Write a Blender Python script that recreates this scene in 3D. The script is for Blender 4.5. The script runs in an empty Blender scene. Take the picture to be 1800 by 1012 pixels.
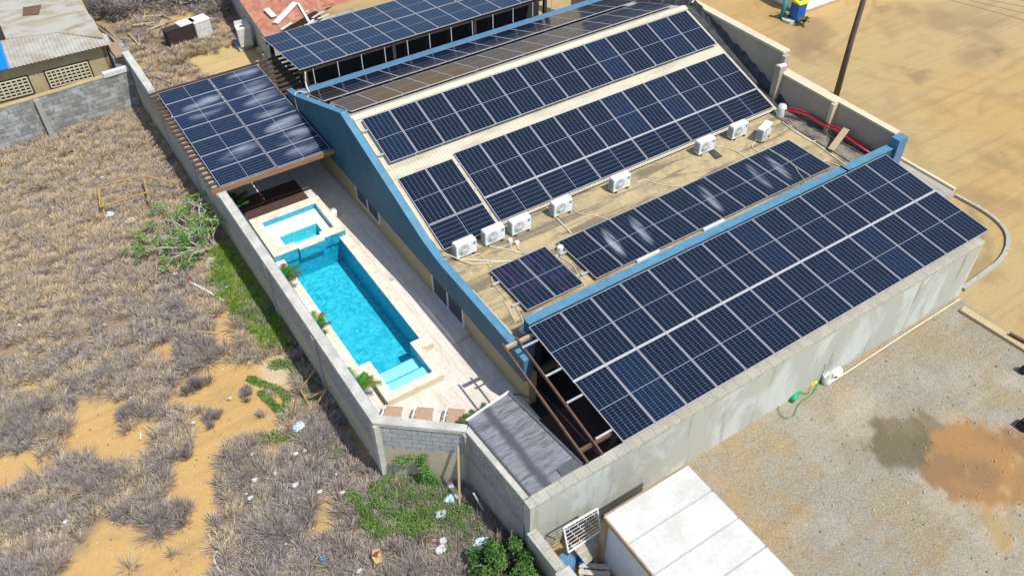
import bpy, math, random
import numpy as np
from mathutils import Vector, Matrix
R = math.radians
random.seed(7); rng = np.random.default_rng(7)
SC = bpy.context.scene; COL = SC.collection

# ------------------------------------------------------------ camera, sky, sun, exposure
CAM = np.array([-9.9599, -14.5546, 21.7918]); YAW, PITCH, ROLL, FPX = R(57.1735), R(43.4010), R(-0.66997), 1489.87
_f = np.array([math.cos(PITCH)*math.cos(YAW), math.cos(PITCH)*math.sin(YAW), -math.sin(PITCH)])
_r = np.cross(_f, [0, 0, 1]); _r /= np.linalg.norm(_r); _u = np.cross(_r, _f)
_r, _u = _r*math.cos(ROLL)+_u*math.sin(ROLL), -_r*math.sin(ROLL)+_u*math.cos(ROLL)
cd = bpy.data.cameras.new('camera'); cam = bpy.data.objects.new('camera', cd); COL.objects.link(cam); SC.camera = cam
cd.sensor_width = 36; cd.lens = 36*FPX/1800; cd.clip_start = .1; cd.clip_end = 3000
cam.matrix_world = Matrix(((_r[0], _u[0], -_f[0], CAM[0]), (_r[1], _u[1], -_f[1], CAM[1]), (_r[2], _u[2], -_f[2], CAM[2]), (0, 0, 0, 1)))
SUN = Vector((.20, -.565, 1)).normalized()
w = bpy.data.worlds.new('World'); SC.world = w; w.use_nodes = True
nt = w.node_tree; bg = nt.nodes['Background']; sk = nt.nodes.new('ShaderNodeTexSky'); sk.sky_type = 'NISHITA'; sk.sun_disc = False
sk.sun_elevation = math.asin(SUN.z); sk.sun_rotation = math.atan2(SUN.x, SUN.y)
nt.links.new(sk.outputs[0], bg.inputs[0]); bg.inputs[1].default_value = .15
sl = bpy.data.lights.new('sun', 'SUN'); sl.energy = 4.2; sl.angle = R(.53); sl.color = (1, .96, .89)
so = bpy.data.objects.new('sun', sl); COL.objects.link(so); so.rotation_euler = SUN.to_track_quat('Z', 'Y').to_euler(); so.location = (0, 0, 40)
SC.view_settings.view_transform = 'Standard'; SC.view_settings.look = 'None'; SC.view_settings.exposure = .16; SC.view_settings.gamma = 1

def ray(px, py): return _f+_r*(px-900)/FPX+_u*(506-py)/FPX
def on(px, py, ax, v):
    d = ray(px, py); return CAM+d*(v-CAM[ax])/d[ax]
def at(px, py, z=0.): return on(px, py, 2, z)      # survey: where a sight line meets a level, x or y plane
def atx(px, py, x): return on(px, py, 0, x)
def aty(px, py, y): return on(px, py, 1, y)
def pix(P):
    d = np.asarray(P)-CAM; z = d@_f
    return 900+FPX*(d@_r)/z, 506-FPX*(d@_u)/z

# ------------------------------------------------------------ materials
class NT:
    def __init__(s, name):
        s.m = bpy.data.materials.new(name); s.m.use_nodes = True; s.t = s.m.node_tree; s.N = s.t.nodes; s.L = s.t.links
        s.b = s.N['Principled BSDF']
    def n(s, typ, **k):
        o = s.N.new('ShaderNode'+typ)
        for a, v in k.items(): setattr(o, a, v)
        return o
    def set(s, sock, v):
        if isinstance(v, bpy.types.NodeSocket): s.L.new(v, sock)
        elif isinstance(v, (tuple, list)) and len(v) == 3 and sock.type == 'RGBA': sock.default_value = (*v, 1)
        else: sock.default_value = v
    def math(s, op, a, b=0., c=None):
        o = s.n('Math', operation=op); s.set(o.inputs[0], a); s.set(o.inputs[1], b)
        if c is not None: s.set(o.inputs[2], c)
        return o.outputs[0]
    def mix(s, f, a, b, mode='MIX'):
        o = s.n('Mix', data_type='RGBA', blend_type=mode); s.set(o.inputs[0], f); s.set(o.inputs[6], a); s.set(o.inputs[7], b); return o.outputs[2]
    def ramp(s, f, lo, hi):
        o = s.n('MapRange', interpolation_type='SMOOTHSTEP'); s.set(o.inputs[0], f); o.inputs[1].default_value = lo; o.inputs[2].default_value = hi; return o.outputs[0]
    def coord(s, k='Object'): return s.n('TexCoord').outputs[k]
    def noise(s, co, sc, det=4, rough=.6, dist=0.):
        o = s.n('TexNoise'); s.set(o.inputs['Vector'], co); o.inputs['Scale'].default_value = sc; o.inputs['Detail'].default_value = det
        o.inputs['Roughness'].default_value = rough; o.inputs['Distortion'].default_value = dist; return o.outputs['Fac']
    def map(s, co, scale=(1, 1, 1), rot=(0, 0, 0), loc=(0, 0, 0)):
        o = s.n('Mapping'); s.set(o.inputs[0], co); o.inputs['Scale'].default_value = scale; o.inputs['Rotation'].default_value = rot; o.inputs['Location'].default_value = loc
        return o.outputs[0]
    def bump(s, h, st=.3, d=.02):
        o = s.n('Bump'); s.set(o.inputs['Height'], h); o.inputs['Strength'].default_value = st; o.inputs['Distance'].default_value = d
        s.L.new(o.outputs[0], s.b.inputs['Normal']); return o
    def out(s, col, rough=.8, metal=0., spec=.5):
        s.set(s.b.inputs['Base Color'], col); s.set(s.b.inputs['Roughness'], rough); s.b.inputs['Metallic'].default_value = metal
        s.b.inputs['Specular IOR Level'].default_value = spec; return s.m
def simple(name, c, rough=.7, var=.25, sc=3., metal=0., bump=.0, c2=None, stretch=(1, 1, 1)):
    """one colour worn by two scales of noise"""
    t = NT(name); co = t.map(t.coord(), stretch)
    d = c2 or tuple(x*(1-var) for x in c)
    f = t.math('ADD', t.math('MULTIPLY', t.noise(co, sc, 5), .65), t.math('MULTIPLY', t.noise(co, sc*7, 4), .35))
    f = t.ramp(f, .36, .64)
    if bump: t.bump(t.noise(co, sc*9, 4), bump, .02)
    return t.out(t.mix(f, c, d), rough, metal)
def vcol(name, rough=.9, trans=0., sc=0.):
    t = NT(name); a = t.n('Attribute'); a.attribute_name = 'col'; c = a.outputs['Color']
    return t.out(c, rough, 0., .25)

def blocks(name, c1, c2, mortar, bw=.4, bh=.2, stain=(.14, .13, .11), amt=.5, pale=(.5, .5, .47), split=None):
    t = NT(name); uv = t.coord('UV'); o = t.n('TexBrick'); t.set(o.inputs['Vector'], uv)
    o.inputs['Scale'].default_value = 1; o.inputs['Brick Width'].default_value = bw; o.inputs['Row Height'].default_value = bh
    o.inputs['Mortar Size'].default_value = .010; o.inputs['Mortar Smooth'].default_value = .3
    t.set(o.inputs['Color1'], c1); t.set(o.inputs['Color2'], c2); t.set(o.inputs['Mortar'], mortar)
    c = o.outputs['Color']; n1 = t.noise(uv, 1.3, 6, .65); n2 = t.noise(t.map(uv, (3, 1, 1)), 2.2, 5)
    c = t.mix(t.math('MULTIPLY', t.ramp(n1, .5, .66), amt), c, pale)
    c = t.mix(t.math('MULTIPLY', t.ramp(n2, .5, .72), amt), c, stain)
    if split is not None:       # lower courses are a different, sandier block
        z = t.n('SeparateXYZ'); t.set(z.inputs[0], uv)
        f = t.ramp(t.math('ADD', z.outputs[1], t.math('MULTIPLY', t.noise(uv, 3, 2), .06)), split, split+.05)
        low = t.mix(t.math('MULTIPLY', o.outputs['Fac'], .5), (.56, .49, .34), (.34, .28, .19))
        low = t.mix(t.math('MULTIPLY', t.ramp(n1, .45, .7), .5), low, (.60, .54, .40))
        c = t.mix(f, low, c)
    c = t.mix(t.ramp(t.noise(uv, 22, 3), .3, .8), c, t.mix(.5, c, (.12, .11, .10)))
    t.bump(t.math('ADD', t.math('MULTIPLY', o.outputs['Fac'], -1.), t.math('MULTIPLY', t.noise(uv, 30, 3), .4)), .6, .015)
    return t.out(c, .93)
def plaster(name, c, streak, pale, amt=.6, sc=.8):
    t = NT(name); uv = t.coord('UV')
    n0 = t.noise(t.map(uv, (1, .6, 1), (0, 0, .6)), sc, 6, .6, .6); n1 = t.noise(t.map(uv, (1.6, .22, 1)), sc*2.2, 5, .6); n2 = t.noise(uv, 14, 5)
    c = t.mix(t.math('MULTIPLY', t.ramp(n0, .46, .58), amt), c, pale)
    c = t.mix(t.math('MULTIPLY', t.ramp(n1, .54, .74), amt), c, streak)
    c = t.mix(t.math('MULTIPLY', t.ramp(n2, .45, .75), .35), c, streak)
    t.bump(n2, .25, .01); return t.out(c, .92)

def panel_glass(name, rows=24, cell=(.0028, .0080, .021), line=(.17, .20, .25), cloud_streak=0., land=False, tint=None, lw=.0095, rough=.16, rowfade=.34):
    t = NT(name); uv = t.coord('UV'); s = t.n('SeparateXYZ'); t.set(s.inputs[0], uv); u, v = s.outputs[0], s.outputs[1]
    oi = t.n('ObjectInfo').outputs['Random']
    def lines(x, n, wdt):
        f = t.math('FRACT', t.math('MULTIPLY', x, float(n))); f = t.math('ABSOLUTE', t.math('SUBTRACT', f, .5))
        return t.math('GREATER_THAN', f, .5-wdt*n/2)
    a = lines(u, 6, lw)
    m = t.math('LESS_THAN', t.math('ABSOLUTE', t.math('SUBTRACT', v, .5)), .0055)
    e = t.math('LESS_THAN', t.math('MULTIPLY', u, t.math('SUBTRACT', 1., u)), .012)
    c = t.mix(oi, cell, (cell[0]*1.5, cell[1]*1.35, cell[2]*1.25))
    c = t.mix(t.ramp(t.noise(t.map(uv, (1, 2, 1)), 3.), .35, .7), c, tuple(x*.8 for x in cell))
    if tint:
        n = t.noise(t.map(uv, (5, 1.4, 1), (0, 0, .5)), 1.7, 3, .6, 1.2)
        c = t.mix(t.ramp(n, .45, .6), c, tint[0]); c = t.mix(t.ramp(n, .53, .60), c, tint[1])
    if rows:
        b = lines(v, rows, .0042); c = t.mix(t.math('MULTIPLY', b, rowfade), c, line)
    c = t.mix(a, c, tuple(x*.85 for x in line)); c = t.mix(m, c, tuple(min(1, x*1.25) for x in line))
    r = rough
    if cloud_streak:
        # cloud reflection in the colour, long tapering smear, a little different on each pane
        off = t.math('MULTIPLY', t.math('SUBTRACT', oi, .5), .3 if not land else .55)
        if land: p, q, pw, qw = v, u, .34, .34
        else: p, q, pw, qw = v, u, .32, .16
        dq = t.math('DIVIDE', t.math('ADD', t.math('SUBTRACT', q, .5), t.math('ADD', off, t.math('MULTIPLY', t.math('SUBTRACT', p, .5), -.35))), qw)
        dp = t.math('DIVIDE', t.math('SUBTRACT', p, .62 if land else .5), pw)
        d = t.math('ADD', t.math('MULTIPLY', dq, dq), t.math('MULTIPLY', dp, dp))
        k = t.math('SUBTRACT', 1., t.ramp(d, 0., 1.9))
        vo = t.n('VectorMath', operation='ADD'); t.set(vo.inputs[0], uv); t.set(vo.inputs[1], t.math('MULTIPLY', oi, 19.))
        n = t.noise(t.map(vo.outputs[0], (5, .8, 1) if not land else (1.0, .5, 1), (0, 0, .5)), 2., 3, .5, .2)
        k = t.math('MULTIPLY', t.math('MULTIPLY', k, t.ramp(n, .30, .70)), t.math('MULTIPLY', cloud_streak, t.math('ADD', .45, t.math('MULTIPLY', oi, .55))))
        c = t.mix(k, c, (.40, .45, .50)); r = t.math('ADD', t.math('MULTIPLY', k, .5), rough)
    d = t.ramp(t.noise(uv, 60, 3), .62, .8); c = t.mix(t.math('MULTIPLY', d, .08), c, (.5, .5, .5))
    return t.out(c, r, 0., .32)

M = {}
def mk():
    M['glass'] = panel_glass('cell_glass')
    M['glass2'] = panel_glass('cell_glass_deep_blue', cell=(.004, .013, .036))
    M['glass_strip'] = panel_glass('cell_glass_strips', rows=0, cell=(.004, .012, .036), lw=.009)
    M['glass_brown'] = panel_glass('cell_glass_reflect_brown', rows=0, cell=(.022, .020, .024), lw=.008, rough=.1, line=(.2,.2,.2))  # brown of a reflection put into the cell colour
    M['glass_cloud'] = panel_glass('cell_glass_cloud_streak', cloud_streak=.95)
    M['glass_cloud_land'] = panel_glass('cell_glass_cloud_land', cloud_streak=.85, land=True, cell=(.004, .013, .042))
    M['glass_purple'] = panel_glass('cell_glass_iridescent', tint=((.006, .036, .036), (.050, .008, .09)))
    M['alu'] = simple('aluminium', (.44, .43, .45), .4, .12, 4, .25)
    M['rail_alu'] = simple('galvanised_rail', (.62, .63, .62), .45, .2, 4, .3)
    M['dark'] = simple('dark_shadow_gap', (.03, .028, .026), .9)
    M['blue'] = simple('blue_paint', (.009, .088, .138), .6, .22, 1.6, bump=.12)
    M['blue_top'] = simple('blue_paint_sunlit', (.095, .255, .385), .65, .25, 2.5, bump=.06)  # lighter copy of the parapet blue, sunlight on the caps put into the colour
    M['blue_light'] = simple('light_blue_paint', (.09, .22, .36), .65, .2, 3)
    M['beige'] = simple('beige_paint', (.50, .40, .235), .8, .12, 1.5, bump=.1)
    M['beige_side'] = simple('warm_grey_render', (.42, .35, .27), .85, .12, 1.0, bump=.1)
    M['beige_cap'] = simple('cream_cap', (.62, .55, .38), .85, .12, 2.5, bump=.1)
    t = NT('cream_roof_sheet'); co = t.coord(); n = t.noise(t.map(co, (.6, 3, 1)), 1.1, 6); c = t.mix(t.ramp(n, .45, .72), (.56, .52, .40), (.43, .39, .29))
    c = t.mix(t.math('MULTIPLY', t.ramp(t.noise(co, 6, 5), .55, .75), .4), c, (.36, .31, .24)); M['roof'] = t.out(c, .55, 0., .4)
    # flat concrete deck: tan, black mould in bands
    t = NT('flat_roof_concrete'); co = t.coord(); n = t.noise(co, .55, 7, .62, .4); n2 = t.noise(t.map(co, (.25, 2.2, 1)), 1.2, 6, .6, .5); n3 = t.noise(co, 5, 6, .65)
    c = t.mix(t.ramp(n, .4, .62), (.44, .34, .17), (.33, .26, .155)); c = t.mix(t.ramp(n3, .38, .75), c, (.50, .40, .23))
    c = t.mix(t.math('MULTIPLY', t.ramp(n2, .45, .62), .75), c, (.12, .10, .07)); c = t.mix(t.math('MULTIPLY', t.ramp(t.noise(co, 1.7, 7, .7), .50, .68), .6), c, (.18, .15, .105))
    t.bump(n3, .3, .01); M['deck'] = t.out(c, .9)
    # patio tiles
    t = NT('patio_marble_tiles'); co = t.coord(); o = t.n('TexBrick'); t.set(o.inputs['Vector'], t.map(co, (1, 1, 1), (0, 0, R(90)))); o.inputs['Scale'].default_value = 1
    o.inputs['Brick Width'].default_value = 1.2; o.inputs['Row Height'].default_value = .6; o.inputs['Mortar Size'].default_value = .006
    t.set(o.inputs['Color1'], (.74, .68, .60)); t.set(o.inputs['Color2'], (.68, .62, .545)); t.set(o.inputs['Mortar'], (.40, .35, .28))
    v = t.noise(t.map(co, (2.5, .6, 1), (0, 0, .4)), 1.6, 7, .65, 1.5); c = t.mix(t.math('MULTIPLY', t.ramp(v, .46, .62), .45), o.outputs['Color'], (.47, .41, .34)); M['patio'] = t.out(c, .45)
    t = NT('travertine'); co = t.coord(); o = t.n('TexVoronoi'); t.set(o.inputs['Vector'], co); o.inputs['Scale'].default_value = 4.2; h = t.n('SeparateColor'); t.set(h.inputs[0], o.outputs['Color'])
    c = t.mix(h.outputs[0], (.74, .66, .50), (.58, .47, .33)); c = t.mix(t.ramp(t.noise(co, 5, 6), .38, .62), c, (.78, .72, .60)); t.bump(t.noise(co, 25, 4), .2, .01); M['travertine'] = t.out(c, .75)
    def mosaic(name, a, b, k=1.):
        t = NT(name); uv = t.coord('UV'); v = t.n('TexVoronoi'); t.set(v.inputs['Vector'], uv); v.inputs['Scale'].default_value = 9
        h = t.n('SeparateColor'); t.set(h.inputs[0], v.outputs['Color']); c = t.mix(h.outputs[0], a, b)  # sparkle of light in the water put into the tile tones
        return t.out(t.mix(t.math('MULTIPLY', t.ramp(t.noise(uv, .5, 2), .3, .8), .35), c, tuple(x*k for x in b)), .35)
    M['mosaic'] = mosaic('turquoise_sparkle_mosaic', (.01, .36, .46), (.12, .60, .70)); M['mosaic_wall'] = mosaic('blue_mosaic', (.0, .22, .36), (.03, .40, .54))
    M['mosaic_pale'] = mosaic('pale_step_mosaic', (.66, .80, .88), (.80, .90, .95)); M['bench_white'] = simple('white_pool_finish', (.85, .86, .86), .4, .05, 4)
    M['mosaic_tub'] = mosaic('hot_tub_mosaic', (.12, .52, .60), (.28, .68, .72))
    # water: tinted clear body, mirror-like skin with ripples
    t = NT('pool_water'); t.N.remove(t.b); tr = t.n('BsdfTransparent'); tr.inputs[0].default_value = (.60, .96, 1, 1); gl = t.n('BsdfGlossy'); gl.inputs['Roughness'].default_value = .03
    fr = t.n('Fresnel'); fr.inputs[0].default_value = 1.33; bp = t.n('Bump'); co = t.coord(); h = t.noise(t.map(co, (1, 1.2, 1)), 22, 2, .5, .3)
    t.set(bp.inputs['Height'], h); bp.inputs['Strength'].default_value = .22; bp.inputs['Distance'].default_value = .03
    t.L.new(bp.outputs[0], gl.inputs['Normal']); t.L.new(bp.outputs[0], fr.inputs['Normal']); mx = t.n('MixShader'); t.L.new(fr.outputs[0], mx.inputs[0]); t.L.new(tr.outputs[0], mx.inputs[1]); t.L.new(gl.outputs[0], mx.inputs[2])
    t.L.new(mx.outputs[0], t.N['Material Output'].inputs['Surface']); M['water'] = t.m
    M['blocks'] = blocks('grey_block_wall', (.46, .46, .45), (.36, .36, .36), (.13, .12, .11), stain=(.22, .20, .17), pale=(.52, .51, .48), split=1.25)
    M['blocks_split'] = blocks('two_tone_block_wall', (.50, .53, .54), (.40, .43, .44), (.19, .18, .16), split=1.5, amt=.35, pale=(.56, .58, .58))
    M['blocks_old'] = blocks('weathered_block_wall', (.40, .42, .42), (.20, .20, .18), (.20, .17, .12), stain=(.15, .135, .09), amt=.75, pale=(.52, .55, .55))
    M['render'] = plaster('patchy_cement_render', (.42, .43, .37), (.24, .235, .17), (.54, .57, .54), .85, .6)
    M['coping'] = blocks('cement_coping_blocks', (.47, .455, .37), (.42, .405, .33), (.30, .28, .21), .45, .6, amt=.45, pale=(.56, .54, .47), stain=(.26, .24, .19))
    M['cap'] = simple('pale_cement_cap', (.56, .54, .48), .9, .3, 2.2, bump=.3)
    M['render_grey'] = plaster('grey_cement_render', (.36, .34, .30), (.22, .20, .17), (.46, .44, .40))
    M['ochre_render'] = plaster('ochre_cement_render', (.42, .33, .18), (.28, .21, .11), (.50, .42, .26), .5, 1.3)
    M['wood'] = simple('brown_pergola_timber', (.125, .078, .052), .75, .35, 2.5, bump=.2, stretch=(1, 6, 6))
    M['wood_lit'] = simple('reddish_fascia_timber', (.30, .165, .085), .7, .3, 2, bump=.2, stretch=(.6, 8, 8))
    M['rust'] = simple('rust_brown_steel', (.17, .092, .055), .7, .4, 5, c2=(.10, .05, .035))
    M['post'] = simple('dark_brown_post', (.055, .035, .028), .6, .3, 4)
    M['white'] = simple('white_enamel', (.80, .80, .79), .4, .08, 3)
    M['white_dirty'] = simple('dirty_white_plastic', (.70, .70, .67), .6, .3, 5)
    M['white_sheet'] = simple('white_roof_sheet', (.65, .642, .605), .5, .07, 1.2, c2=(.53, .51, .45))
    M['blue_sheet_wall'] = simple('cold_room_panel', (.60, .66, .72), .4, .08, 1.0)
    M['tan_steel'] = simple('tan_steel_edge', (.40, .28, .16), .6, .3, 5)
    M['pvc'] = simple('cream_conduit', (.68, .62, .44), .55, .2, 6)
    M['red'] = simple('red_pipe', (.42, .012, .035), .4, .2, 5)
    M['black'] = simple('black_rubber', (.018, .018, .02), .6, .3, 6)
    M['tarp'] = simple('black_roof_membrane', (.028, .032, .038), .6, .5, 3, c2=(.075, .075, .075), bump=.3); M['gutter'] = simple('mouldy_concrete', (.26, .23, .185), .9, .5, 1.6, c2=(.06, .055, .05), bump=.3)
    M['blue'] = plaster('blue_gable_paint', (.008, .082, .130), (.005, .055, .088), (.022, .115, .165), .55, .7); M['blue'].node_tree.nodes['Principled BSDF'].inputs['Roughness'].default_value = .6
    t = NT('grey_bitumen_felt'); co = t.coord(); n = t.noise(t.map(co, (1.2, 7, 1)), 1.3, 6, .7, .6); c = t.mix(t.ramp(n, .4, .68), (.215, .222, .24), (.075, .08, .088))
    sx = t.n('SeparateXYZ'); t.set(sx.inputs[0], co); st = t.math('ABSOLUTE', t.math('ADD', t.math('SUBTRACT', sx.outputs[0], .75), t.math('MULTIPLY', t.noise(co, 2.5), .25)))
    c = t.mix(t.math('SUBTRACT', 1., t.ramp(st, .04, .22)), c, (.07, .075, .085)); t.bump(t.noise(co, 12), .3, .01); M['felt'] = t.out(c, .7)
    M['felt_edge'] = simple('bitumen_edge', (.10, .105, .115), .7, .3, 5)
    M['fabric'] = simple('taupe_sling', (.45, .30, .20), .85, .1, 8)
    M['stain_pale'] = simple('weathered_timber', (.55, .42, .24), .8, .3, 5, bump=.2, stretch=(1, 8, 8))
    M['bamboo'] = simple('dry_cane', (.46, .30, .10), .7, .4, 6)
    M['twig'] = simple('dead_branch', (.36, .32, .28), .9, .35, 4)
    M['twig_dark'] = simple('dark_dead_branch', (.16, .14, .125), .9, .35, 4)
    M['bark'] = simple('grey_bark', (.34, .29, .23), .9, .35, 6)
    M['leafc'] = vcol('leaf', .6); M['grassc'] = vcol('straw', .95); M['bag'] = simple('crumpled_white_plastic', (.58, .59, .60), .5, .15, 12)
    M['bag_blue'] = simple('pale_blue_plastic', (.30, .50, .68), .5, .4, 12, c2=(.7, .75, .78)); M['brown_board'] = simple('dark_brown_board', (.045, .028, .025), .7, .4, 6)
    M['teal'] = simple('teal_pipe', (.01, .22, .24), .5, .2, 6); M['bin_blue'] = simple('blue_bin_plastic', (.006, .11, .48), .4, .12, 4); M['yellow'] = simple('yellow_lid', (.85, .70, .0), .4, .08, 4)
    M['tarpblue'] = simple('blue_tarpaulin', (.0, .22, .66), .45, .12, 3); M['green'] = simple('green_hose', (.03, .30, .06), .45, .2, 8); M['green2'] = simple('green_plastic', (.0, .36, .18), .45, .2, 8)
    M['drum'] = simple('blue_plastic_lid', (.10, .22, .36), .5, .25, 5); M['fan'] = simple('grey_grille', (.42, .43, .43), .5, .1, 6); M['logo'] = simple('blue_logo', (.0, .32, .52), .5, .1, 6)
    M['pale_logo'] = simple('pink_sticker', (.5, .36, .46), .6, .2, 8); M['green_logo'] = simple('green_sticker', (.06, .45, .22), .6, .2, 8)
    M['pot'] = simple('clay_pot', (.33, .30, .26), .8, .2, 6); M['turf'] = simple('green_turf', (.025, .06, .02), .95, .5, 8)
    M['pane'] = NT('window_pane').out((.02, .025, .03), .08, 0., .6)
    # rusty and zinc sheets
    t = NT('stained_roof_sheet'); co = t.coord(); n = t.noise(t.map(co, (1, 2.2, 1), (0, 0, .3)), .6, 6, .6, .5); c = t.mix(t.ramp(n, .42, .64), (.42, .40, .34), (.33, .27, .17)); c = t.mix(t.math('MULTIPLY', t.ramp(t.noise(co, 1.1, 6), .55, .72), .6), c, (.24, .17, .08)); M['sheet_stained'] = t.out(c, .6)
    M['zinc'] = simple('old_zinc_sheet', (.47, .45, .40), .5, .25, 1.2, c2=(.33, .29, .21))
    t = NT('rust_red_roof'); co = t.coord(); n = t.noise(t.map(co, (4, 1, 1)), .9, 7, .65, .4); c = t.mix(t.ramp(n, .4, .62), (.33, .125, .075), (.42, .215, .125)); c = t.mix(t.math('MULTIPLY', t.ramp(t.noise(t.map(co, (1, 3, 1)), 1.6, 7), .54, .68), .9), c, (.26, .065, .05)); c = t.mix(t.ramp(t.noise(co, 2.2, 6, .7), .64, .70), c, (.62, .58, .54)); M['redroof'] = t.out(c, .8)
    # floors
    t = NT('brown_deck_tiles'); co = t.coord(); o = t.n('TexBrick'); t.set(o.inputs['Vector'], co); o.inputs['Scale'].default_value = 1; o.inputs['Brick Width'].default_value = .3; o.inputs['Row Height'].default_value = .075; o.inputs['Mortar Size'].default_value = .006
    t.set(o.inputs['Color1'], (.105, .058, .042)); t.set(o.inputs['Color2'], (.08, .045, .035)); t.set(o.inputs['Mortar'], (.02, .014, .012)); M['decktile'] = t.out(o.outputs['Color'], .7)
    # ground: albedo from a colour attribute (sand, gravel, mud), speckle and stones from noise
    t = NT('ground_soil'); a = t.n('Attribute'); a.attribute_name = 'col'; g = t.n('Attribute'); g.attribute_name = 'grit'; co = t.coord(); gr = g.outputs['Fac']
    c = a.outputs['Color']; n = t.noise(co, 9, 6, .7); c = t.mix(t.math('MULTIPLY', t.ramp(n, .35, .75), .45), c, t.mix(.5, c, (.20, .13, .07))); c = t.mix(t.math('MULTIPLY', t.ramp(t.noise(co, 55, 3, .8), .5, .8), .22), c, (.56, .45, .29))
    v = t.n('TexVoronoi'); t.set(v.inputs['Vector'], co); v.inputs['Scale'].default_value = 34; h = t.n('SeparateColor'); t.set(h.inputs[0], v.outputs['Color'])
    st = t.mix(h.outputs[0], (.10, .09, .08), (.50, .46, .38)); st = t.mix(t.ramp(h.outputs[1], .6, .9), st, (.36, .27, .13))
    c = t.mix(t.math('MULTIPLY', gr, .5), c, st)
    v2 = t.n('TexVoronoi'); t.set(v2.inputs['Vector'], co); v2.inputs['Scale'].default_value = 5.5; sp = t.math('LESS_THAN', v2.outputs['Distance'], .085)
    h2 = t.n('SeparateColor'); t.set(h2.inputs[0], v2.outputs['Color']); sp = t.math('MULTIPLY', sp, t.math('GREATER_THAN', h2.outputs[0], .55))
    c = t.mix(t.math('MULTIPLY', sp, t.math('ADD', t.math('MULTIPLY', gr, .2), .55)), c, t.mix(h2.outputs[1], (.12, .09, .06), (.68, .62, .52)))
    w_ = t.n('Attribute'); w_.attribute_name = 'wet'; dry = t.math('SUBTRACT', 1., t.ramp(w_.outputs['Fac'], .05, .25)); wv = t.noise(t.map(co, (.07, 1.6, 1), (0, 0, R(28))), 1.6, 7, .68, .35); c = t.mix(t.math('MULTIPLY', t.ramp(wv, .48, .66), t.math('MULTIPLY', dry, .34)), c, (.27, .175, .08)); wv2 = t.noise(t.map(co, (.08, 2.2, 1), (0, 0, R(-38))), 1.3, 6, .65, .5); c = t.mix(t.math('MULTIPLY', t.ramp(wv2, .54, .70), t.math('MULTIPLY', dry, .28)), c, (.46, .35, .20)); c = t.mix(t.math('MULTIPLY', t.ramp(t.noise(co, .55, 7, .72, .4), .50, .72), .30), c, (.24, .17, .09))
    t.bump(t.math('ADD', t.noise(co, 14, 5, .7), t.math('MULTIPLY', gr, t.math('MULTIPLY', v.outputs['Distance'], -.9))), .55, .03)
    M['ground'] = t.out(c, t.math('SUBTRACT', .95, t.math('MULTIPLY', w_.outputs['Fac'], .42)))
mk()

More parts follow.
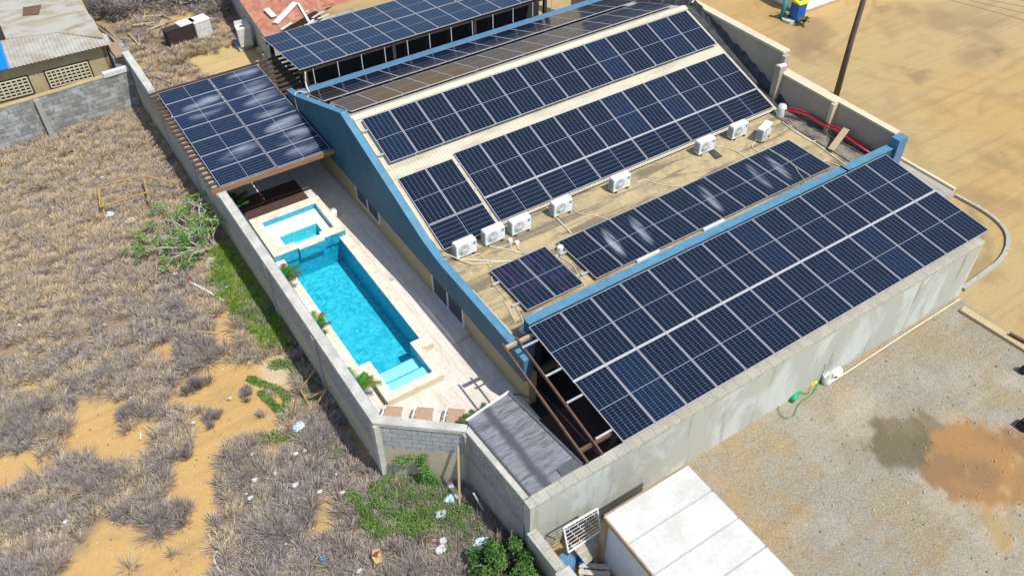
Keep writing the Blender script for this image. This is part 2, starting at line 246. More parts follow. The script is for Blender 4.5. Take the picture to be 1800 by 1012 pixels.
# ------------------------------------------------------------ mesh building
class MB:
    def __init__(s): s.v = []; s.f = []; s.mi = []; s.cur = 0; s.uv = {}
    def face(s, pts, uv=None):
        n = len(s.v); s.v += [tuple(map(float, p)) for p in pts]; s.f.append(tuple(range(n, n+len(pts)))); s.mi.append(s.cur)
        if uv: s.uv[len(s.f)-1] = uv
        return s
    def prism(s, poly, z0, z1, bottom=True):
        """poly: list of (x,y) ccw or cw; z0/z1 may be lists"""
        a = sum(poly[i][0]*poly[(i+1) % len(poly)][1]-poly[(i+1) % len(poly)][0]*poly[i][1] for i in range(len(poly)))
        n = len(poly); Z0 = z0 if isinstance(z0, (list, tuple)) else [z0]*n; Z1 = z1 if isinstance(z1, (list, tuple)) else [z1]*n
        P = [(p[0], p[1], b, t) for p, b, t in zip(poly, Z0, Z1)]
        if a < 0: P = P[::-1]
        s.face([(x, y, t) for x, y, b, t in P])
        if bottom: s.face([(x, y, b) for x, y, b, t in P[::-1]])
        for i in range(n):
            A, B = P[i], P[(i+1) % n]; s.face([(A[0], A[1], A[2]), (B[0], B[1], B[2]), (B[0], B[1], B[3]), (A[0], A[1], A[3])])
        return s
    def box(s, x0, y0, z0, x1, y1, z1): return s.prism([(x0, y0), (x1, y0), (x1, y1), (x0, y1)], z0, z1)
    def obox(s, A, B, wd, h, up=(0, 0, 1)):
        """beam from A to B, width wd, height h hanging below the AB line"""
        A = Vector(A); B = Vector(B); d = (B-A).normalized(); sd = d.cross(Vector(up)).normalized(); u = sd.cross(d)
        c = [sd*wd/2, -sd*wd/2, -sd*wd/2-u*h, sd*wd/2-u*h]
        a = [A+k for k in c]; b = [B+k for k in c]
        s.face([a[0], b[0], b[1], a[1]][::-1]); s.face([a[1], b[1], b[2], a[2]][::-1]); s.face([a[2], b[2], b[3], a[3]][::-1]); s.face([a[3], b[3], b[0], a[0]][::-1]); s.face(a[::-1]); s.face(b); return s
    def tube(s, pts, r, n=8, cap=True, r1=None):
        pts = [Vector(p) for p in pts]; k = len(pts); rings = []; ref = Vector((0, 0, 1))
        for i, p in enumerate(pts):
            d = (pts[min(i+1, k-1)]-pts[max(i-1, 0)]).normalized(); rf = ref if abs(d.dot(ref)) < .95 else Vector((1, 0, 0))
            a = d.cross(rf).normalized(); b = d.cross(a); rr = r if r1 is None else r+(r1-r)*i/(k-1)
            rings.append([p+(a*math.cos(2*math.pi*j/n)+b*math.sin(2*math.pi*j/n))*rr for j in range(n)])
        o = len(s.v)
        for rg in rings: s.v += [tuple(q) for q in rg]
        for i in range(k-1):
            for j in range(n):
                a = o+i*n+j; b = o+i*n+(j+1) % n; s.f.append((a, a+n, b+n, b)); s.mi.append(s.cur)
        if cap:
            s.f.append(tuple(o+j for j in range(n))); s.mi.append(s.cur); s.f.append(tuple(o+(k-1)*n+j for j in range(n))[::-1]); s.mi.append(s.cur)
        return s
    def lathe(s, c, prof, n=20):
        """prof: (r,z) pairs"""
        o = len(s.v)
        for r, z in prof: s.v += [(c[0]+r*math.cos(2*math.pi*j/n), c[1]+r*math.sin(2*math.pi*j/n), c[2]+z) for j in range(n)]
        for i in range(len(prof)-1):
            for j in range(n):
                a = o+i*n+j; b = o+i*n+(j+1) % n; s.f.append((a, b, b+n, a+n)); s.mi.append(s.cur)
        return s
    def arrays(s, V, F, c=None):
        o = len(s.v); s.v += [tuple(x) for x in V]; s.f += [tuple(int(i)+o for i in f) for f in F]; s.mi += [s.cur]*len(F)
    def mesh(s, name, mats, off=(0, 0, 0), smooth=False):
        me = bpy.data.meshes.new(name); V = np.array(s.v, float)-np.array(off); me.from_pydata(V.tolist(), [], s.f)
        for m in (mats if isinstance(mats, (list, tuple)) else [mats]): me.materials.append(m)
        me.polygons.foreach_set('material_index', s.mi); ul = me.uv_layers.new(name='UVMap').data; W = np.array(s.v, float)
        arr = np.zeros((len(me.loops), 2)); k = 0
        for i, f in enumerate(s.f):
            if i in s.uv: arr[k:k+len(f)] = s.uv[i]
            else:
                P = W[list(f)]; nn = np.cross(P[1]-P[0], P[2]-P[0]); L = np.linalg.norm(nn); nn = nn/L if L > 1e-12 else np.array([0, 0, 1.])
                if abs(nn[2]) > .7: arr[k:k+len(f)] = P[:, :2]
                else:
                    tv = np.array([-nn[1], nn[0]]); tv /= np.linalg.norm(tv)+1e-9; arr[k:k+len(f), 0] = P[:, :2]@tv; arr[k:k+len(f), 1] = P[:, 2]
            k += len(f)
        ul.foreach_set('uv', arr.ravel())
        if smooth: me.polygons.foreach_set('use_smooth', [True]*len(me.polygons))
        me.update(); return me
ORG = {}
def tag(o, label=None, cat=None, group=None, kind=None):
    if label: o['label'] = label
    if cat: o['category'] = cat
    if group: o['group'] = group
    if kind: o['kind'] = kind
    return o
def thing(name, label, cat, loc=(0, 0, 0), rot=(0, 0, 0), group=None):
    o = bpy.data.objects.new(name, None); COL.objects.link(o); o.location = loc; o.rotation_euler = rot; o.empty_display_size = .2
    ORG[o] = np.array(loc, float); return tag(o, label, cat, group)
def part(name, mb, mat, parent, smooth=False, local=False, label=None, kind=None):
    """mesh child; world coordinates unless local"""
    off = (0, 0, 0) if local else ORG[parent]
    o = bpy.data.objects.new(name, mb.mesh(name, mat, off, smooth) if isinstance(mb, MB) else mb); COL.objects.link(o); o.parent = parent
    ORG[o] = np.array(off, float)
    if label: o['label'] = label
    if kind: o['kind'] = kind
    return o
def solo(name, mb, mat, label, cat, org=None, group=None, kind=None, smooth=False):
    V = np.array(mb.v)
    if org is None: org = ((V[:, 0].min()+V[:, 0].max())/2, (V[:, 1].min()+V[:, 1].max())/2, V[:, 2].min()) if kind != 'structure' else (0, 0, 0)
    o = bpy.data.objects.new(name, mb.mesh(name, mat, org, smooth)); COL.objects.link(o); o.location = org; ORG[o] = np.array(org, float)
    return tag(o, label, cat, group, kind)
def copy_tree(o, parent=None):
    c = o.copy(); COL.objects.link(c)
    if parent: c.parent = parent
    for ch in list(o.children): copy_tree(ch, c)
    return c
def raw_mesh(name, V, F3, mat, colv=None, smooth=False):
    me = bpy.data.meshes.new(name); V = np.asarray(V, np.float32); F3 = np.asarray(F3, np.int32); n = F3.shape[1]
    me.vertices.add(len(V)); me.vertices.foreach_set('co', V.ravel()); me.loops.add(F3.size); me.loops.foreach_set('vertex_index', F3.ravel())
    me.polygons.add(len(F3)); me.polygons.foreach_set('loop_start', np.arange(0, F3.size, n, dtype=np.int32))
    me.materials.append(mat); me.update(calc_edges=True); me.validate()
    if colv is not None:
        a = me.color_attributes.new('col', 'FLOAT_COLOR', 'POINT'); c = np.ones((len(V), 4), np.float32); c[:, :3] = colv; a.data.foreach_set('color', c.ravel())
    if smooth: me.polygons.foreach_set('use_smooth', [True]*len(me.polygons))
    return me

# ------------------------------------------------------------ numpy noise and regions
_g = rng.random((256, 256))
def vn(x, y):
    xi = np.floor(x).astype(int); yi = np.floor(y).astype(int); fx = x-xi; fy = y-yi; fx = fx*fx*(3-2*fx); fy = fy*fy*(3-2*fy)
    g = lambda a, b: _g[a % 256, b % 256]
    return (g(xi, yi)*(1-fx)+g(xi+1, yi)*fx)*(1-fy)+(g(xi, yi+1)*(1-fx)+g(xi+1, yi+1)*fx)*fy
def fbm(x, y, o=4):
    s = 0; a = .5
    for i in range(o): s = s+a*vn(x*2**i+i*37.3, y*2**i+i*11.7); a *= .5
    return s/(1-.5**o)
def inpoly(x, y, poly):
    r = np.zeros(x.shape, bool); n = len(poly)
    for i in range(n):
        x0, y0 = poly[i]; x1, y1 = poly[(i+1) % n]
        c = ((y0 > y) != (y1 > y)) & (x < (x1-x0)*(y-y0)/(y1-y0+1e-12)+x0); r ^= c
    return r
def world(poly): return [tuple(at(px, py, 0)[:2]) for px, py in poly]
def soft(x, y, poly, warp=.35, fe=.12):
    """0..1 membership of a surveyed outline with a ragged, feathered edge"""
    s = 0.
    wx = (fbm(x*.9, y*.9)-.5)*2*warp+(fbm(x*3, y*3)-.5)*warp; wy = (fbm(x*.9+50, y*.9+50)-.5)*2*warp+(fbm(x*3+9, y*3+9)-.5)*warp
    for dx, dy in ((0, 0), (1, 0), (-1, 0), (0, 1), (0, -1)): s = s+inpoly(x+wx+dx*fe, y+wy+dy*fe, poly)
    return s/5.
BARE = [world(p) for p in (
    [(372, 560), (412, 545), (408, 600), (405, 640), (500, 632), (512, 690), (495, 745), (470, 770), (400, 770), (392, 800), (375, 870), (385, 1030), (280, 1030), (262, 960), (305, 930), (318, 885), (285, 875), (300, 820), (330, 770), (345, 720), (300, 715), (290, 695), (330, 665), (372, 640)],
    [(135, 690), (230, 705), (275, 745), (262, 795), (180, 832), (112, 795), (130, 740)], [(-60, 790), (95, 795), (112, 820), (50, 855), (-60, 880)],
    [(165, 910), (270, 918), (290, 1030), (95, 1030), (140, 950)], [(30, 655), (75, 690), (72, 715), (30, 690)], [(0, 535), (18, 530), (10, 560), (0, 560)],
    [(270, 610), (320, 600), (300, 640), (275, 630)], [(552, 870), (575, 880), (580, 915), (545, 950), (528, 948), (555, 915)], [(345, 90), (450, 78), (480, 112), (420, 140), (350, 130), (330, 110)],
    [(450, 640), (498, 618), (535, 650), (500, 690), (460, 690)], [(290, 30), (350, 22), (360, 40), (300, 48)])]
FIELD = world([(-400, -300), (215, 100), (390, 345), (655, 835), (815, 855), (960, 985), (1000, 1150), (-400, 1200)])
YARD = world([(180, -60), (425, -60), (480, 110), (500, 150), (275, 190), (222, 110)])
GRASS_GREEN = [world(p) for p in ([(362, 440), (425, 430), (455, 500), (490, 555), (530, 605), (462, 612), (415, 565), (375, 505)],
    [(632, 850), (700, 832), (805, 855), (830, 900), (860, 950), (800, 965), (780, 940), (700, 955), (640, 935), (610, 885)])]
GRAVEL = world([(1190, 810), (1290, 760), (1692, 518), (1760, 580), (1900, 680), (1900, 1100), (1350, 1100), (1206, 900)])
MUD = world([(1530, 770), (1560, 735), (1600, 705), (1650, 740), (1650, 790), (1600, 835), (1560, 820), (1540, 800)])
MUD2 = world([(1615, 745), (1690, 725), (1770, 760), (1840, 790), (1840, 900), (1700, 895), (1600, 835)])
OCHRE = [world(p) for p in ([(1720, 900), (1900, 870), (1900, 1100), (1770, 1050)], [(1210, 815), (1290, 765), (1320, 800), (1345, 930), (1300, 900)], [(1755, 545), (1900, 560), (1900, 660), (1800, 600)])]
PALE = [world(p) for p in ([(1480, 690), (1560, 680), (1560, 740), (1530, 780), (1470, 760)], [(1600, 770), (1700, 900), (1760, 960), (1720, 960), (1590, 830)], [(1750, 640), (1830, 680), (1830, 700), (1760, 680)])]
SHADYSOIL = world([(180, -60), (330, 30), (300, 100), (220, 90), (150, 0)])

# ------------------------------------------------------------ setting: ground
def build_ground():
    ax = np.r_[-700, -300, -120, -60, -35, -26, np.arange(-20, 36, .16), 40, 46, 55, 80, 150, 320, 700]
    ay = np.r_[-700, -300, -120, -60, -30, -20, np.arange(-16, 46, .16), 50, 60, 85, 150, 320, 700]
    X, Y = np.meshgrid(ax, ay, indexing='ij'); x = X.ravel(); y = Y.ravel(); n = len(x)
    big = fbm(x*.12, y*.12, 4)[:, None]; med = fbm(x*.5, y*.5, 4)[:, None]
    sandR = np.array([.43, .315, .138]); sandR2 = np.array([.46, .295, .105]); sandL = np.array([.56, .345, .112]); litter = np.array([.22, .165, .12])
    c = sandR+(sandR2-sandR)*np.clip((big-.42)*5, 0, 1); c = c*(1-.28*np.clip((med-.52)*4, 0, 1))
    def blend(m, col):
        nonlocal c
        m = np.asarray(m)[:, None] if np.ndim(m) == 1 else m; c = c*(1-m)+np.array(col)*m
    fld = soft(x, y, FIELD, .1, .1); yd = soft(x, y, YARD, .3, .2); lit = np.clip(fld+yd, 0, 1)
    blend(lit, litter); blend(yd*.6, (.27, .175, .095)); blend(lit*np.clip((fbm(x*.7+9, y*.7)-.5)*5, 0, 1)*.55, sandL*.8)
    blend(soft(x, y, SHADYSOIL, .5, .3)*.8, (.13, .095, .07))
    for p in BARE: blend(soft(x, y, p, .35, .15), sandL*.97)
    blend(soft(x, y, BARE[8], .3, .15), (.55, .40, .17)); blend(soft(x, y, BARE[9], .3, .15)*.7, (.6, .52, .36))
    g = soft(x, y, GRAVEL, .35, .25); c1 = np.array([.262, .248, .205])+(np.array([.29, .225, .115])-np.array([.262, .248, .205]))*np.clip((fbm(x*.6+3, y*.6, 6)-.46)*9, 0, 1)[:, None]*.8
    blend(g, c1); blend(g*np.clip((fbm(x*.9+30, y*.9, 5)-.60)*10, 0, 1)*.85, (.36, .23, .07)); blend(g*np.clip((fbm(x*1.4+60, y*1.4+9, 5)-.62)*10, 0, 1)*.5, (.20, .16, .10)); blend(g*np.clip((fbm(x*.6+80, y*.6+9, 5)-.58)*8, 0, 1)*.5, (.42, .40, .36)); grit = g.copy()
    for p in PALE: blend(soft(x, y, p, .4, .3)*.6, (.52, .48, .40))
    for p in OCHRE: m = soft(x, y, p, .5, .3); mm = m*np.clip((fbm(x*1.3+17, y*1.3, 5)-.40)*6, .15, 1); blend(mm*.85, (.40, .25, .075)); grit *= 1-mm*.7
    pb = np.clip(soft(x, y, MUD2, .5, .45)*1.6, 0, 1); blend(pb*.6, (.50, .42, .26)); m2 = soft(x, y, MUD2, .6, .13); nn = np.clip((fbm(x*1.1, y*1.1)-.45)*6, 0, 1); blend(m2, (.33, .165, .042)); blend(m2*nn*.75, (.20, .105, .045)); blend(m2*np.clip((fbm(x*1.6+7, y*1.6)-.64)*8, 0, 1)*.7, (.44, .30, .12))
    m1 = soft(x, y, MUD, .65, .12); blend(m1, (.115, .092, .042)); blend(m1*np.clip((fbm(x*1.5+3, y*1.5+5, 5)-.5)*6, 0, 1)*.6, (.19, .15, .07)); grit *= (1-m1*.93)*(1-m2*.9)
    lowlit = lit*(1-.0); grit = np.clip(grit+lowlit*.10+.05, 0, 1)
    tk = np.zeros(n)
    for (tx, ty, r_) in ((34, -6, 9), (34, -6, 10.6), (24, 26, 14), (24, 26, 15.5), (12, 30, 20), (12, 30, 21.6), (45, 20, 21), (45, 20, 22.5), (30, -22, 17), (30, -22, 18.5), (16, -24, 14.5), (16, -24, 16.0)):
        dd = np.hypot(x-tx, y-ty)+(fbm(x*.3+tx, y*.3)-.5)*.8; tk = np.maximum(tk, np.exp(-((dd-r_)/.13)**2)*np.clip((fbm(x*.5+tx, y*.5+r_)-.40)*5, 0, 1))
    road = (~inpoly(x, y, FIELD)) & ((x > 17.9) | (y < -5)); blend(tk*road*.34, (.20, .135, .065)); hgt_t = tk*road
    tw = world([(1395, 40), (1440, 30), (1470, 60), (1420, 110), (1385, 70)]); blend(soft(x, y, tw, .4, .3)*.55, (.20, .13, .07))
    for q in ([(1540, 14), (1565, 8), (1562, 18), (1545, 24)], [(1465, 260+30), (1466, 291), (1467, 292)], [(1590, 130), (1640, 120), (1620, 150)], [(1730, 85), (1765, 85), (1760, 100)], [(1690, 340), (1720, 380), (1745, 420), (1745, 450), (1730, 430), (1700, 380)], [(1710, 470), (1740, 440), (1745, 460)]):
        blend(soft(x, y, world(q), .3, .15)*.55, (.17, .12, .06))
    hgt = (fbm(x*.25, y*.25)-.5)*.06+(fbm(x*1.3, y*1.3)-.5)*.035*(lit+.15); hgt = hgt-hgt_t*.03; far = np.abs(x)+np.abs(y) > 90; hgt = np.where(far, 0, hgt)-.02
    V = np.c_[x, y, hgt]; nx, ny = len(ax), len(ay); I = np.arange(nx-1)[:, None]*ny+np.arange(ny-1)[None]; F = np.stack([I, I+ny, I+ny+1, I+1], -1).reshape(-1, 4)
    cx = x[F].mean(1); cy = y[F].mean(1); keep = ~((cx > -4.5) & (cx < -1.3) & (cy > 2.3) & (cy < 13.2)); F = F[keep]
    me = raw_mesh('ground', V, F, M['ground'], np.clip(c, 0, 1), True)
    for nm, arr in (('grit', grit), ('wet', m1*.95+m2*.25)): a = me.attributes.new(nm, 'FLOAT', 'POINT'); a.data.foreach_set('value', arr.astype(np.float32))
    o = bpy.data.objects.new('ground', me); COL.objects.link(o); tag(o, kind='structure')
build_ground()

# ------------------------------------------------------------ compound walls
WT = 2.63
def wall_run(mb, A, B, z0, z1, th, side=1):
    """wall from A to B (outer line), thickness to the left (side=1) of travel"""
    A = np.array(A[:2]); B = np.array(B[:2]); d = (B-A)/np.linalg.norm(B-A); n = np.array([-d[1], d[0]])*side*th
    mb.prism([tuple(A), tuple(B), tuple(B+n), tuple(A+n)], z0, z1)
a_, b_, c_, d_, e_, f_ = (-5.36, 26.1), (-5.30, 12.6), (-5.27, .05), (-3.22, -1.675), (-3.11, -4.70), (15.92, -4.70)
bw = thing('boundary_wall', 'grey concrete block boundary wall with pale cap running beside the pool and round its corner', 'wall', (-5.27, .05, 0))
p = MB(); wall_run(p, (-5.30, 12.9), c_, 0, WT-.12, .26); part('wall_panel', p, M['blocks'], bw)
p = MB(); wall_run(p, (-5.33, 21.9), (-5.30, 12.9), 0, 2.29, .24); part('wall_panel', p, M['render_grey'], bw)
p = MB(); wall_run(p, a_, (-5.33, 21.9), 0, WT-.12, .24); part('wall_panel', p, M['blocks'], bw)
p = MB(); p.box(-5.38, 21.88, WT-.14, -5.06, 26.1, WT); part('coping', p, M['cap'], bw)
p = MB(); wall_run(p, c_, d_, 0, WT-.16, .2); part('wall_panel', p, M['blocks_split'], bw, label='short block wall panel, grey above and sandy below')
p = MB(); wall_run(p, d_, (-3.11, -4.42), 0, WT-.12, .18); part('wall_panel', p, M['blocks'], bw)
p = MB(); wall_run(p, (-3.27, -1.75), (-3.17, -4.44), 0, 1.45, .06); part('plinth', p, M['render_grey'], bw)
p = MB(); p.prism([(-5.33, 12.92), (-5.01, 12.92), (-4.99, .18), (-3.08, -1.50), (-3.235, -1.70), (c_[0]-.02, .035)][::-1], WT-.14, WT)
part('coping', p, M['cap'], bw)
p = MB(); p.prism([(-3.24, -1.7), (-3.04, -1.52), (-2.93, -4.42), (-3.13, -4.42)], WT-.12, WT); part('coping', p, M['cap'], bw)
for (x, y) in ((c_[0]+.11, c_[1]+.03), (d_[0]+.04, d_[1]+.06)):
    p = MB(); p.prism([(x-.15, y-.13), (x+.13, y-.15), (x+.15, y+.15), (x-.14, y+.15)], 0, WT-.14); part('pillar', p, M['cap'] if y > -1 else M['render_grey'], bw)
for y in (4.2, 8.2, 16.5, 20.7, 24.0):
    p = MB(); p.box(-5.345-.0008*y, y-.11, 0, -5.07, y+.11, WT-.14 if not 12.9 < y < 21.9 else 2.28); part('pillar', p, M['render_grey'], bw)
p = MB(); wall_run(p, (-5.0, 12.4), (-4.995, .17), 0.1, WT-.02, .02); wall_run(p, (-5.0, .18), (-3.09, -1.50), .1, WT-.02, .015); part('painted_face', p, M['blue_light'], bw, label='light blue painted inner face of the wall')
rw = thing('rendered_wall', 'long patchy cement rendered wall with block coping along the gravel yard', 'wall', (6, -4.6, 0))
p = MB(); p.box(-3.12, -4.70, 0, 15.92, -4.42, WT-.10); part('wall_panel', p, M['render'], rw)
p = MB(); p.box(-3.14, -4.725, WT-.105, 15.95, -4.40, WT); part('coping', p, M['coping'], rw)
p = MB(); p.box(15.64, -4.42, 0, 15.92, .9, WT-.1); part('wall_panel', p, M['render_grey'], rw)
p = MB(); p.box(15.62, -4.39, WT-.105, 15.95, .9, WT); part('coping', p, M['cap'], rw)
lw_ = thing('low_wall', 'low concrete wall with pale cap leading from the wall corner past the green bush', 'wall', (-3.1, -6.5, 0))
for y0, y1, z in ((-4.72, -6.35, 1.52), (-6.35, -9.5, 1.40)):
    p = MB(); wall_run(p, (-3.22, y0), (-3.18, y1), 0, z-.06, .26); part('wall_panel', p, M['render_grey'], lw_)
    p = MB(); wall_run(p, (-3.24, y0), (-3.20, y1), z-.06, z, .30); part('coping', p, M['coping'], lw_)
p = MB(); p.box(-3.30, -6.5, 0, -2.86, -6.1, 1.6); part('pillar', p, M['cap'], lw_)

# ------------------------------------------------------------ patio, pool, hot tub
pt = MB(); Z = .1
for x0, y0, x1, y1 in ((-5.06, 13.1, -.1, 26), (-5.06, 4.0, -4.13, 13.1), (-1.7, 4.0, -.1, 13.1), (-5.06, 2.4, -3.72, 4.0), (-2.06, 2.4, -.1, 4.0)):
    pt.box(x0, y0, -.1, x1, y1, Z)
pt.prism([(-5.06, 2.4), (-5.06, .15), (-3.0, -1.6), (-2.95, -4.4), (-.1, -4.4), (-.1, 2.4)], -.1, Z)
solo('patio', pt, M['patio'], None, None, kind='structure')
CP = .42; PX0, PX1 = -4.07, -1.75; PY0, PY1 = 4.11, 10.62; SX0, SX1, SY0 = -3.65, -2.13, 2.53
pool = thing('swimming_pool', 'long turquoise swimming pool with travertine coping and two pale entry steps', 'swimming pool', (-3, 6.5, 0))
OUT = [(-4.42, 10.75), (-4.42, 3.72), (-3.97, 3.72), (-3.97, 2.22), (-1.85, 2.22), (-1.85, 3.66), (-1.42, 3.66), (-1.42, 10.75)]
INN = [(PX0, 10.75), (PX0, PY0), (SX0, PY0), (SX0, SY0), (SX1, SY0), (SX1, PY0), (PX1, PY0), (PX1, 10.75)]
p = MB()
for i in range(7):
    q = [OUT[i], OUT[i+1], INN[i+1], INN[i]]; p.face([(x, y, CP) for x, y in q]); 
    o0, o1 = OUT[i], OUT[i+1]; n0, n1 = INN[i], INN[i+1]
    p.face([(*o1, CP), (*o0, CP), (*o0, CP-.05), (*o1, CP-.05)]); p.face([(*n0, CP), (*n1, CP), (*n1, CP-.05), (*n0, CP-.05)])
part('coping', p, M['travertine'], pool)
p = MB(); sk_ = .02
OI = [(-4.40, 10.75), (-4.40, 3.74), (-3.95, 3.74), (-3.95, 2.24), (-1.87, 2.24), (-1.87, 3.68), (-1.44, 3.68), (-1.44, 10.75)]
for i in range(7): p.face([(*OI[i], 0), (*OI[i+1], 0), (*OI[i+1], CP-.05), (*OI[i], CP-.05)][::-1])
part('skirt', p, M['beige_cap'], pool)
p = MB(); FL = -.85
for i in range(7): p.face([(*INN[i], FL), (*INN[i], CP-.05), (*INN[i+1], CP-.05), (*INN[i+1], FL)])
p.face([(PX0, 10.72, FL), (PX1, 10.72, FL), (PX1, 10.72, .6), (PX0, 10.72, .6)][::-1]); part('basin_wall', p, M['mosaic_wall'], pool)
p = MB(); p.face([(PX0, PY0, FL), (PX1, PY0, FL), (PX1, 10.75, FL), (PX0, 10.75, FL)]); p.face([(SX0, SY0, FL), (SX1, SY0, FL), (SX1, PY0, FL), (SX0, PY0, FL)]); part('basin_floor', p, M['mosaic'], pool)
for y0, y1, z in ((SY0, 3.17, .12), (3.17, 3.90, -.10)):
    p = MB(); p.box(SX0+.003, y0+.003, FL+.01, SX1-.003, y1, z); st = part('step', p, M['mosaic_pale'], pool)
    p = MB(); p.box(SX0+.004, y1-.045, z, SX1-.004, y1+.004, z+.004); part('nosing', p, M['mosaic_wall'], st)
p = MB(); p.face([(PX0, PY0, .31), (PX1, PY0, .31), (PX1, 10.72, .31), (PX0, 10.72, .31)]); p.face([(SX0, SY0, .31), (SX1, SY0, .31), (SX1, PY0, .31), (SX0, PY0, .31)])
solo('water', p, M['water'], None, None, kind='structure')
TZ = .72
tub = thing('hot_tub', 'raised square hot tub with travertine rim and white bench at the pool end', 'hot tub', (-3, 12, 0))
TO = [(-4.42, 13.25), (-4.42, 10.60), (-3.44, 10.60), (-3.44, 10.48), (-2.40, 10.48), (-2.40, 10.60), (-1.48, 10.60), (-1.48, 13.25)]
TI = [(-4.05, 12.85), (-4.05, 11.0), (-3.44, 11.0), (-3.44, 10.86), (-2.40, 10.86), (-2.40, 11.0), (-1.78, 11.0), (-1.78, 12.85)]
p = MB()
for i in range(8):
    j = (i+1) % 8; p.face([(*TO[i], TZ), (*TO[j], TZ), (*TI[j], TZ), (*TI[i], TZ)]); p.face([(*TO[j], TZ), (*TO[i], TZ), (*TO[i], TZ-.05), (*TO[j], TZ-.05)]); p.face([(*TI[i], TZ), (*TI[j], TZ), (*TI[j], TZ-.05), (*TI[i], TZ-.05)])
part('coping', p, M['travertine'], tub)
p = MB(); q = [(x*.997-.008, y) for x, y in TO]
for i in (0, 6, 7): j = (i+1) % 8; p.face([(*q[i], 0), (*q[i], TZ-.05), (*q[j], TZ-.05), (*q[j], 0)])
part('skirt', p, M['beige_cap'], tub)
p = MB()
for i in (1, 2, 3, 4, 5): j = i+1; p.face([(TO[i][0], TO[i][1]+.015, 0.2), (TO[i][0], TO[i][1]+.015, TZ-.05), (TO[j][0], TO[j][1]+.015, TZ-.05), (TO[j][0], TO[j][1]+.015, .2)])
for i in range(8): j = (i+1) % 8; p.face([(*TI[i], .42), (*TI[i], TZ-.05), (*TI[j], TZ-.05), (*TI[j], .42)])
part('waterline_tiles', p, M['mosaic_wall'], tub)
BX0, BX1, BY0, BY1 = -3.72, -2.15, 11.0, 11.95
p = MB(); bz = .43; p.face([(-4.05, 11, bz), (BX0, 11, bz), (BX0, BY1, bz), (-4.05, BY1, bz)]); p.face([(BX1, 11, bz), (-1.78, 11, bz), (-1.78, BY1, bz), (BX1, BY1, bz)]); p.face([(-4.05, BY1, bz), (-1.78, BY1, bz), (-1.78, 12.85, bz), (-4.05, 12.85, bz)])
part('bench', p, M['bench_white'], tub)
p = MB(); p.face([(BX0, 10.86, -.1), (BX1, 10.86, -.1), (BX1, BY1, -.1), (BX0, BY1, -.1)])
for A, B in (((BX0, 10.86), (BX1, 10.86)), ((BX1, 10.86), (BX1, BY1)), ((BX1, BY1), (BX0, BY1)), ((BX0, BY1), (BX0, 10.86))): p.face([(*A, -.1), (*B, -.1), (*B, bz), (*A, bz)][::-1])
part('basin', p, M['mosaic_tub'], tub)
p = MB(); p.lathe((-2.55, 11.2, -.095), [(.0, .012), (.07, .012), (.08, 0)], 14); part('drain', p, M['black'], tub)
p = MB(); p.face([(BX0, 10.87, .38), (BX1, 10.87, .38), (BX1, BY1, .38), (BX0, BY1, .38)])
solo('water', p, M['water'], None, None, kind='structure')

# ------------------------------------------------------------ the house
XL, XR = -.12, 16.75
house = thing('house', 'long house with blue gable parapet, cream corrugated roof and flat rear deck', 'house', (8, 9, 0))
p = MB(); YF = .62
p.box(XL, YF, 0, XL+.2, 18.0, 2.2); part('wall', p, M['beige'], house)
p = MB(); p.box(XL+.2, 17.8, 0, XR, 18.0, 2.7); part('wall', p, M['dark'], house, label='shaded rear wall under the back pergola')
p = MB(); p.box(XL, -.22, 0, XL+.3, YF, 1.55); p.box(XL+.3, YF, 0, XR, YF+.2, 2.2); part('wall', p, M['beige'], house)
# gable parapet, blue
prof = [(18.25, 2.78), (17.3, 2.95), (12.05, 4.80), (5.95, 2.78), (4.9, 2.60), (.5, 2.50), (-.28, 2.42)]
p = MB(); x0, x1 = -.35, -.12; bot = 1.52
low = [(18.25, 1.75), (12, 1.62), (-.28, 1.50)]
for xx, rev in ((x0, 0), (x1, 1)):
    q = [(xx, y, z) for y, z in prof]+[(xx, y, z) for y, z in low[::-1]]; p.face(q[::-1] if rev else q)
for (ya, za), (yb, zb) in zip(prof, prof[1:]): pass
p.face([(x0, -.28, 1.5), (x1, -.28, 1.5), (x1, -.28, 2.42), (x0, -.28, 2.42)]); p.face([(x0, 18.25, 1.75), (x1, 18.25, 1.75), (x1, 18.25, 2.78), (x0, 18.25, 2.78)][::-1]); p.face([(x0, -.28, 1.5), (x0, 18.25, 1.75), (x1, 18.25, 1.75), (x1, -.28, 1.5)])
part('parapet', p, M['blue'], house)
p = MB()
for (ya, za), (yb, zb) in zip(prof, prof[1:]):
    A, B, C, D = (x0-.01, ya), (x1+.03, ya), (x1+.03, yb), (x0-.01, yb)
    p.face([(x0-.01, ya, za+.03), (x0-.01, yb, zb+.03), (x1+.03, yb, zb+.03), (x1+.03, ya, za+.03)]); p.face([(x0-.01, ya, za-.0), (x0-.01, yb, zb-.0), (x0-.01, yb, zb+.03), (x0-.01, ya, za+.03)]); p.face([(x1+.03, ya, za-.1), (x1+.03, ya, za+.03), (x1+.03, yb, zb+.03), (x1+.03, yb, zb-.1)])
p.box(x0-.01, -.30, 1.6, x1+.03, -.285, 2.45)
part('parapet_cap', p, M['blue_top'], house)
# north parapet gutter (blue) behind the roof
p = MB(); p.box(XL+.2, 17.55, 2.55, XR, 17.98, 2.78); part('parapet', p, M['blue_light'], house, label='light blue rear parapet under the back pergola')
p = MB(); p.box(XL+.1, -.62+.62, 1.55, XL+.36, .36, 2.75); part('post', p, M['blue_light'], house)
